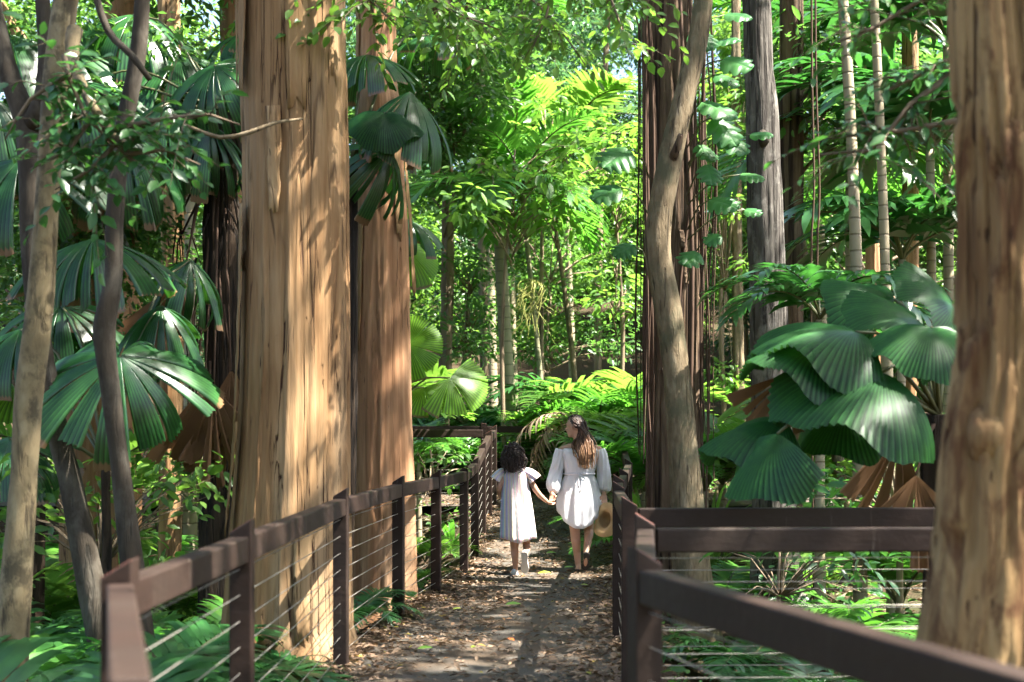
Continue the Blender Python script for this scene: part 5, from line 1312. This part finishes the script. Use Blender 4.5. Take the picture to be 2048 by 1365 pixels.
# ---- girl
YG = 14.97
G_ = lambda px, py, dy=0.0: at(px, py, YG + dy)
gb = G_(1040, 1150); gb.z = pz(YG)
GL = thing('person', 'curly haired girl in a pastel striped dress walking away, holding the woman\'s hand', 'person', gb)
gd = Vector((.12, 1, -.02)).normalized(); gs = Vector((0, 0, 1)).cross(gd).normalized(); gu = gd.cross(gs); GC = G_(1027, 911)
gp_ = lambda f, s, u: GC + gd * f + gs * s + gu * u
ax = (gd, gs, gu)
S = [ellip(gp_(-.01, 0, .016), .092, .074, .092, ax), ellip(gp_(.026, 0, -.04), .058, .055, .068, ax), ellip(gp_(.090, 0, -.022), .014, .012, .014, ax, 10, 8), ellip(gp_(.068, 0, -.085), .022, .026, .018, ax, 10, 8), ellip(gp_(.08, 0, -.055), .01, .022, .008, ax, 10, 8)]
S += [ellip(gp_(-.005, q * .074, -.01), .015, .009, .026, ax, 10, 8) for q in (1, -1)]
S += limb([gp_(-.015, 0, -.05), G_(1030, 938)], [.044, .045]) + limb([G_(1009, 946), G_(1030, 940), G_(1052, 946)], [.038, .048, .038])
S += torso([(G_(1030, 936), .07, .04), (G_(1030, 946), .125, .07), (G_(1031, 970), .115, .075), (G_(1032, 1000), .11, .08), (G_(1036, 1040), .13, .09), (G_(1038, 1062), .11, .08)])
GW = G_(1093, 1003, .10)
S += limb([G_(1052, 946), G_(1074, 984, .02), GW], [.037, .030, .022]) + hand(GW, at(1105, 1012, 15.12) - GW, (.5, .3, .2), (.1, -.2, 1), .80, 48)
GWl = G_(1002, 996, .17); S += limb([G_(1008, 946), G_(998, 981, -.02), GWl], [.036, .029, .021]) + hand(GWl, (.15, 1, .1), (1, 0, -.2), (.2, 0, 1), .78, 45)
S += limb([G_(1029, 1060), G_(1029, 1098, .02), G_(1030, 1113, .0), G_(1031, 1139, .01)], [.062, .042, .039, .025]) + limb([G_(1031, 1140, 0), G_(1030, 1146, .1)], [.024, .02])
S += limb([G_(1048, 1060), G_(1053, 1090, .08), G_(1053, 1100, .0), G_(1050, 1112, -.16)], [.062, .042, .039, .026]) + limb([G_(1050, 1114, -.18), G_(1050, 1138, -.12)], [.025, .022])
skin_body(GL, S, .006, M['skin2'])
rg = [dress_ring(1029, 934, 13, .055, YG, .01, seed=4), dress_ring(1029, 939, 21, .075, YG, .01, seed=4), dress_ring(1030, 950, 26, .09, YG, .012, seed=4, frq=20), dress_ring(1031, 962, 26, .095, YG, .014, seed=4, frq=24), dress_ring(1031, 970, 26.5, .098, YG, .016, seed=4.1, frq=24)]
for i in range(1, 12):
    t = i / 11; rg.append(dress_ring(1031 + 6 * t, 970 + 113 * t + (2 if t < 1 else 0), lerp(27, 36, t ** .8), lerp(.10, .165, t ** .8), YG, lerp(.030, .055, t), hem=(lambda tt: (lambda a: -6 * tt * abs(math.cos(a)) + 2 * math.sin(a * 3)))(t), seed=4.2 + t * .25, frq=14))
V, Fq = loft(rg); uv = [((j % 96) / 96 if (j % 96) < 96 else 1, 0) for j in range(len(V))]
o = part(GL, 'dress', V, Fq, M['stripe'], uv=uv); o.modifiers.new('thick', 'SOLIDIFY').thickness = .004
for q, pts in ((-1, [G_(1013, 941), G_(1004, 947), G_(997, 955), G_(993, 961)]), (1, [G_(1047, 941), G_(1057, 947), G_(1065, 954), G_(1070, 960)])):
    V, Fq = tube(pts, [.035, .052, .064, .074], 40, .012, puff(q + 5), cap=False)
    o = part(GL, 'sleeve', V, Fq, M['stripe'], uv=[(.2 + (i % 40) / 60, 0) for i in range(len(V))]); o.modifiers.new('thick', 'SOLIDIFY').thickness = .003
paths = []
for i in range(420):
    az = rp.uniform(-math.pi, math.pi); el = R(rp.uniform(-35, 88))
    dv = -gd * math.cos(az) * math.cos(el) + gs * math.sin(az) * math.cos(el) + gu * math.sin(el)
    if math.cos(az) < -.1 and el < R(25): continue
    root = GC + gu * .018 - gd * .01 + gd * dv.dot(gd) * .098 + gs * dv.dot(gs) * .08 + gu * dv.dot(gu) * .098
    L = rp.uniform(.05, .12) if el > R(40) else rp.uniform(.08, .17)
    out = dv * rp.uniform(.02, .045); tip = root + out + Vector((rp.gauss(0, .012), -.01, -L)); tip.z = max(tip.z, G_(0, 954).z + rp.uniform(-.01, .03))
    ph = rp.uniform(0, 6); n = 22; pth = []; hr = rp.uniform(.004, .010)
    for k in range(n):
        f = k / (n - 1); c = root.lerp(tip, f) + out * math.sin(f * math.pi) * .8
        pth.append(c + Vector((math.cos(ph + k * (.7 + .5 * (i % 3))), math.sin(ph + k * (.7 + .5 * (i % 3))), 0)) * hr * min(1, f * 4))
    paths.append(pth)
strands(GL, paths, .0052, M['hairg'])
part(GL, 'hair_mass', *join([ellip(gp_(-.02, 0, .022), .096, .082, .094, ax), ellip(gp_(-.065, 0, -.09), .05, .085, .10, ax)]), M['hairg'], uv=[(0, .1)] * (2 * (2 + 18 * 11)))
wsole = plain('off_white_rubber_sole', (.62, .56, .50), .7, var=(.50, .42, .35), vs=18); canvas = plain('white_canvas_shoe', (.74, .73, .72), .7, var=(.6, .6, .6), vs=20, bump=.2)
def sneaker(heel, toe, nrm, wd):
    heel, toe, nrm = Vector(heel), Vector(toe), Vector(nrm).normalized(); d = (toe - heel); L = d.length; d.normalize(); nrm = (nrm - d * nrm.dot(d)).normalized(); s = d.cross(nrm)
    sh = sole(GL, heel, toe, nrm, wd, .022, wsole, 'shoe')
    S = [ellip(heel + d * L * .22 + nrm * .045, L * .21, wd * .37, .045, (d, s, nrm)), ellip(heel + d * L * .68 + nrm * .034, L * .31, wd * .45, .034, (d, s, nrm)), ellip(heel + d * L * .4 + nrm * .042, L * .3, wd * .38, .038, (d, s, nrm))]
    u = skin_body(GL, S, .006, canvas, 'shoe_upper', 4); u.parent = sh
sneaker(G_(1031, 1151, -.035), G_(1028, 1152, .17), (0, 0, 1), .082)
sneaker(G_(1049, 1104, -.245), G_(1050, 1148, -.155), (0, .6, .3), .088)

# ---- straw hat in the woman's right hand
def straw():
    k = NT('woven_straw'); wv = k.n('TexWave'); wv.inputs['Scale'].default_value = 60; wv.inputs['Distortion'].default_value = 2.0; wv.inputs['Detail'].default_value = 2
    uv = k.n('TexCoord'); k.l(uv.outputs['UV'], wv.inputs[0]); n = k.noise(30, uv.outputs['Object'], 4)
    k.set(Base_Color=k.mix(n, (.42, .26, .11), (.56, .38, .19)), Roughness=.75); k.bump(k.math('ADD', wv.outputs['Fac'], n), .6, .004); return k.m
M['straw'] = straw()
hc = W_(1210, 1040, -.17)
HT = thing('straw_hat', 'tan woven straw sun hat hanging from the woman\'s right hand', 'hat', hc)
zx = Vector((-.60, -.76, .22)).normalized(); ux = Vector((0, 0, 1)); ux = (ux - zx * ux.dot(zx)).normalized(); vx = zx.cross(ux)
prof = [(.001, -.115), (.045, -.112), (.066, -.098), (.078, -.06), (.082, -.02), (.086, .0), (.098, .006), (.12, .006), (.145, -.004), (.168, -.022), (.170, -.024)]
V, UV = [], []
for i, (r, z) in enumerate(prof):
    for j in range(48):
        a = 2 * math.pi * j / 48; rr = r * (1 + .04 * math.cos(2 * a)); zz = z + (.032 * math.cos(2 * a + .6) + .012 * math.sin(3 * a)) * sm(.08, .18, r)
        V.append(hc + ux * (rr * math.cos(a) * 1.05) + vx * (rr * math.sin(a) * .98) + zx * zz); UV.append((j / 48, i / 10))
idx = np.arange(len(prof) * 48).reshape(len(prof), 48); a = idx[:-1]; b = np.roll(a, -1, 1); d = idx[1:]; c = np.roll(d, -1, 1)
Fq = np.stack([a, b, c, d], -1).reshape(-1, 4)
o = part(HT, 'brim', [tuple(v) for v in V[5 * 48:]], Fq[:5 * 48] , M['straw'], uv=UV[5 * 48:]); o.modifiers.new('thick', 'SOLIDIFY').thickness = .004
o = part(HT, 'hat_crown', [tuple(v) for v in V[:6 * 48]], Fq[:5 * 48], M['straw'], uv=UV[:6 * 48]); o.modifiers.new('thick', 'SOLIDIFY').thickness = .004
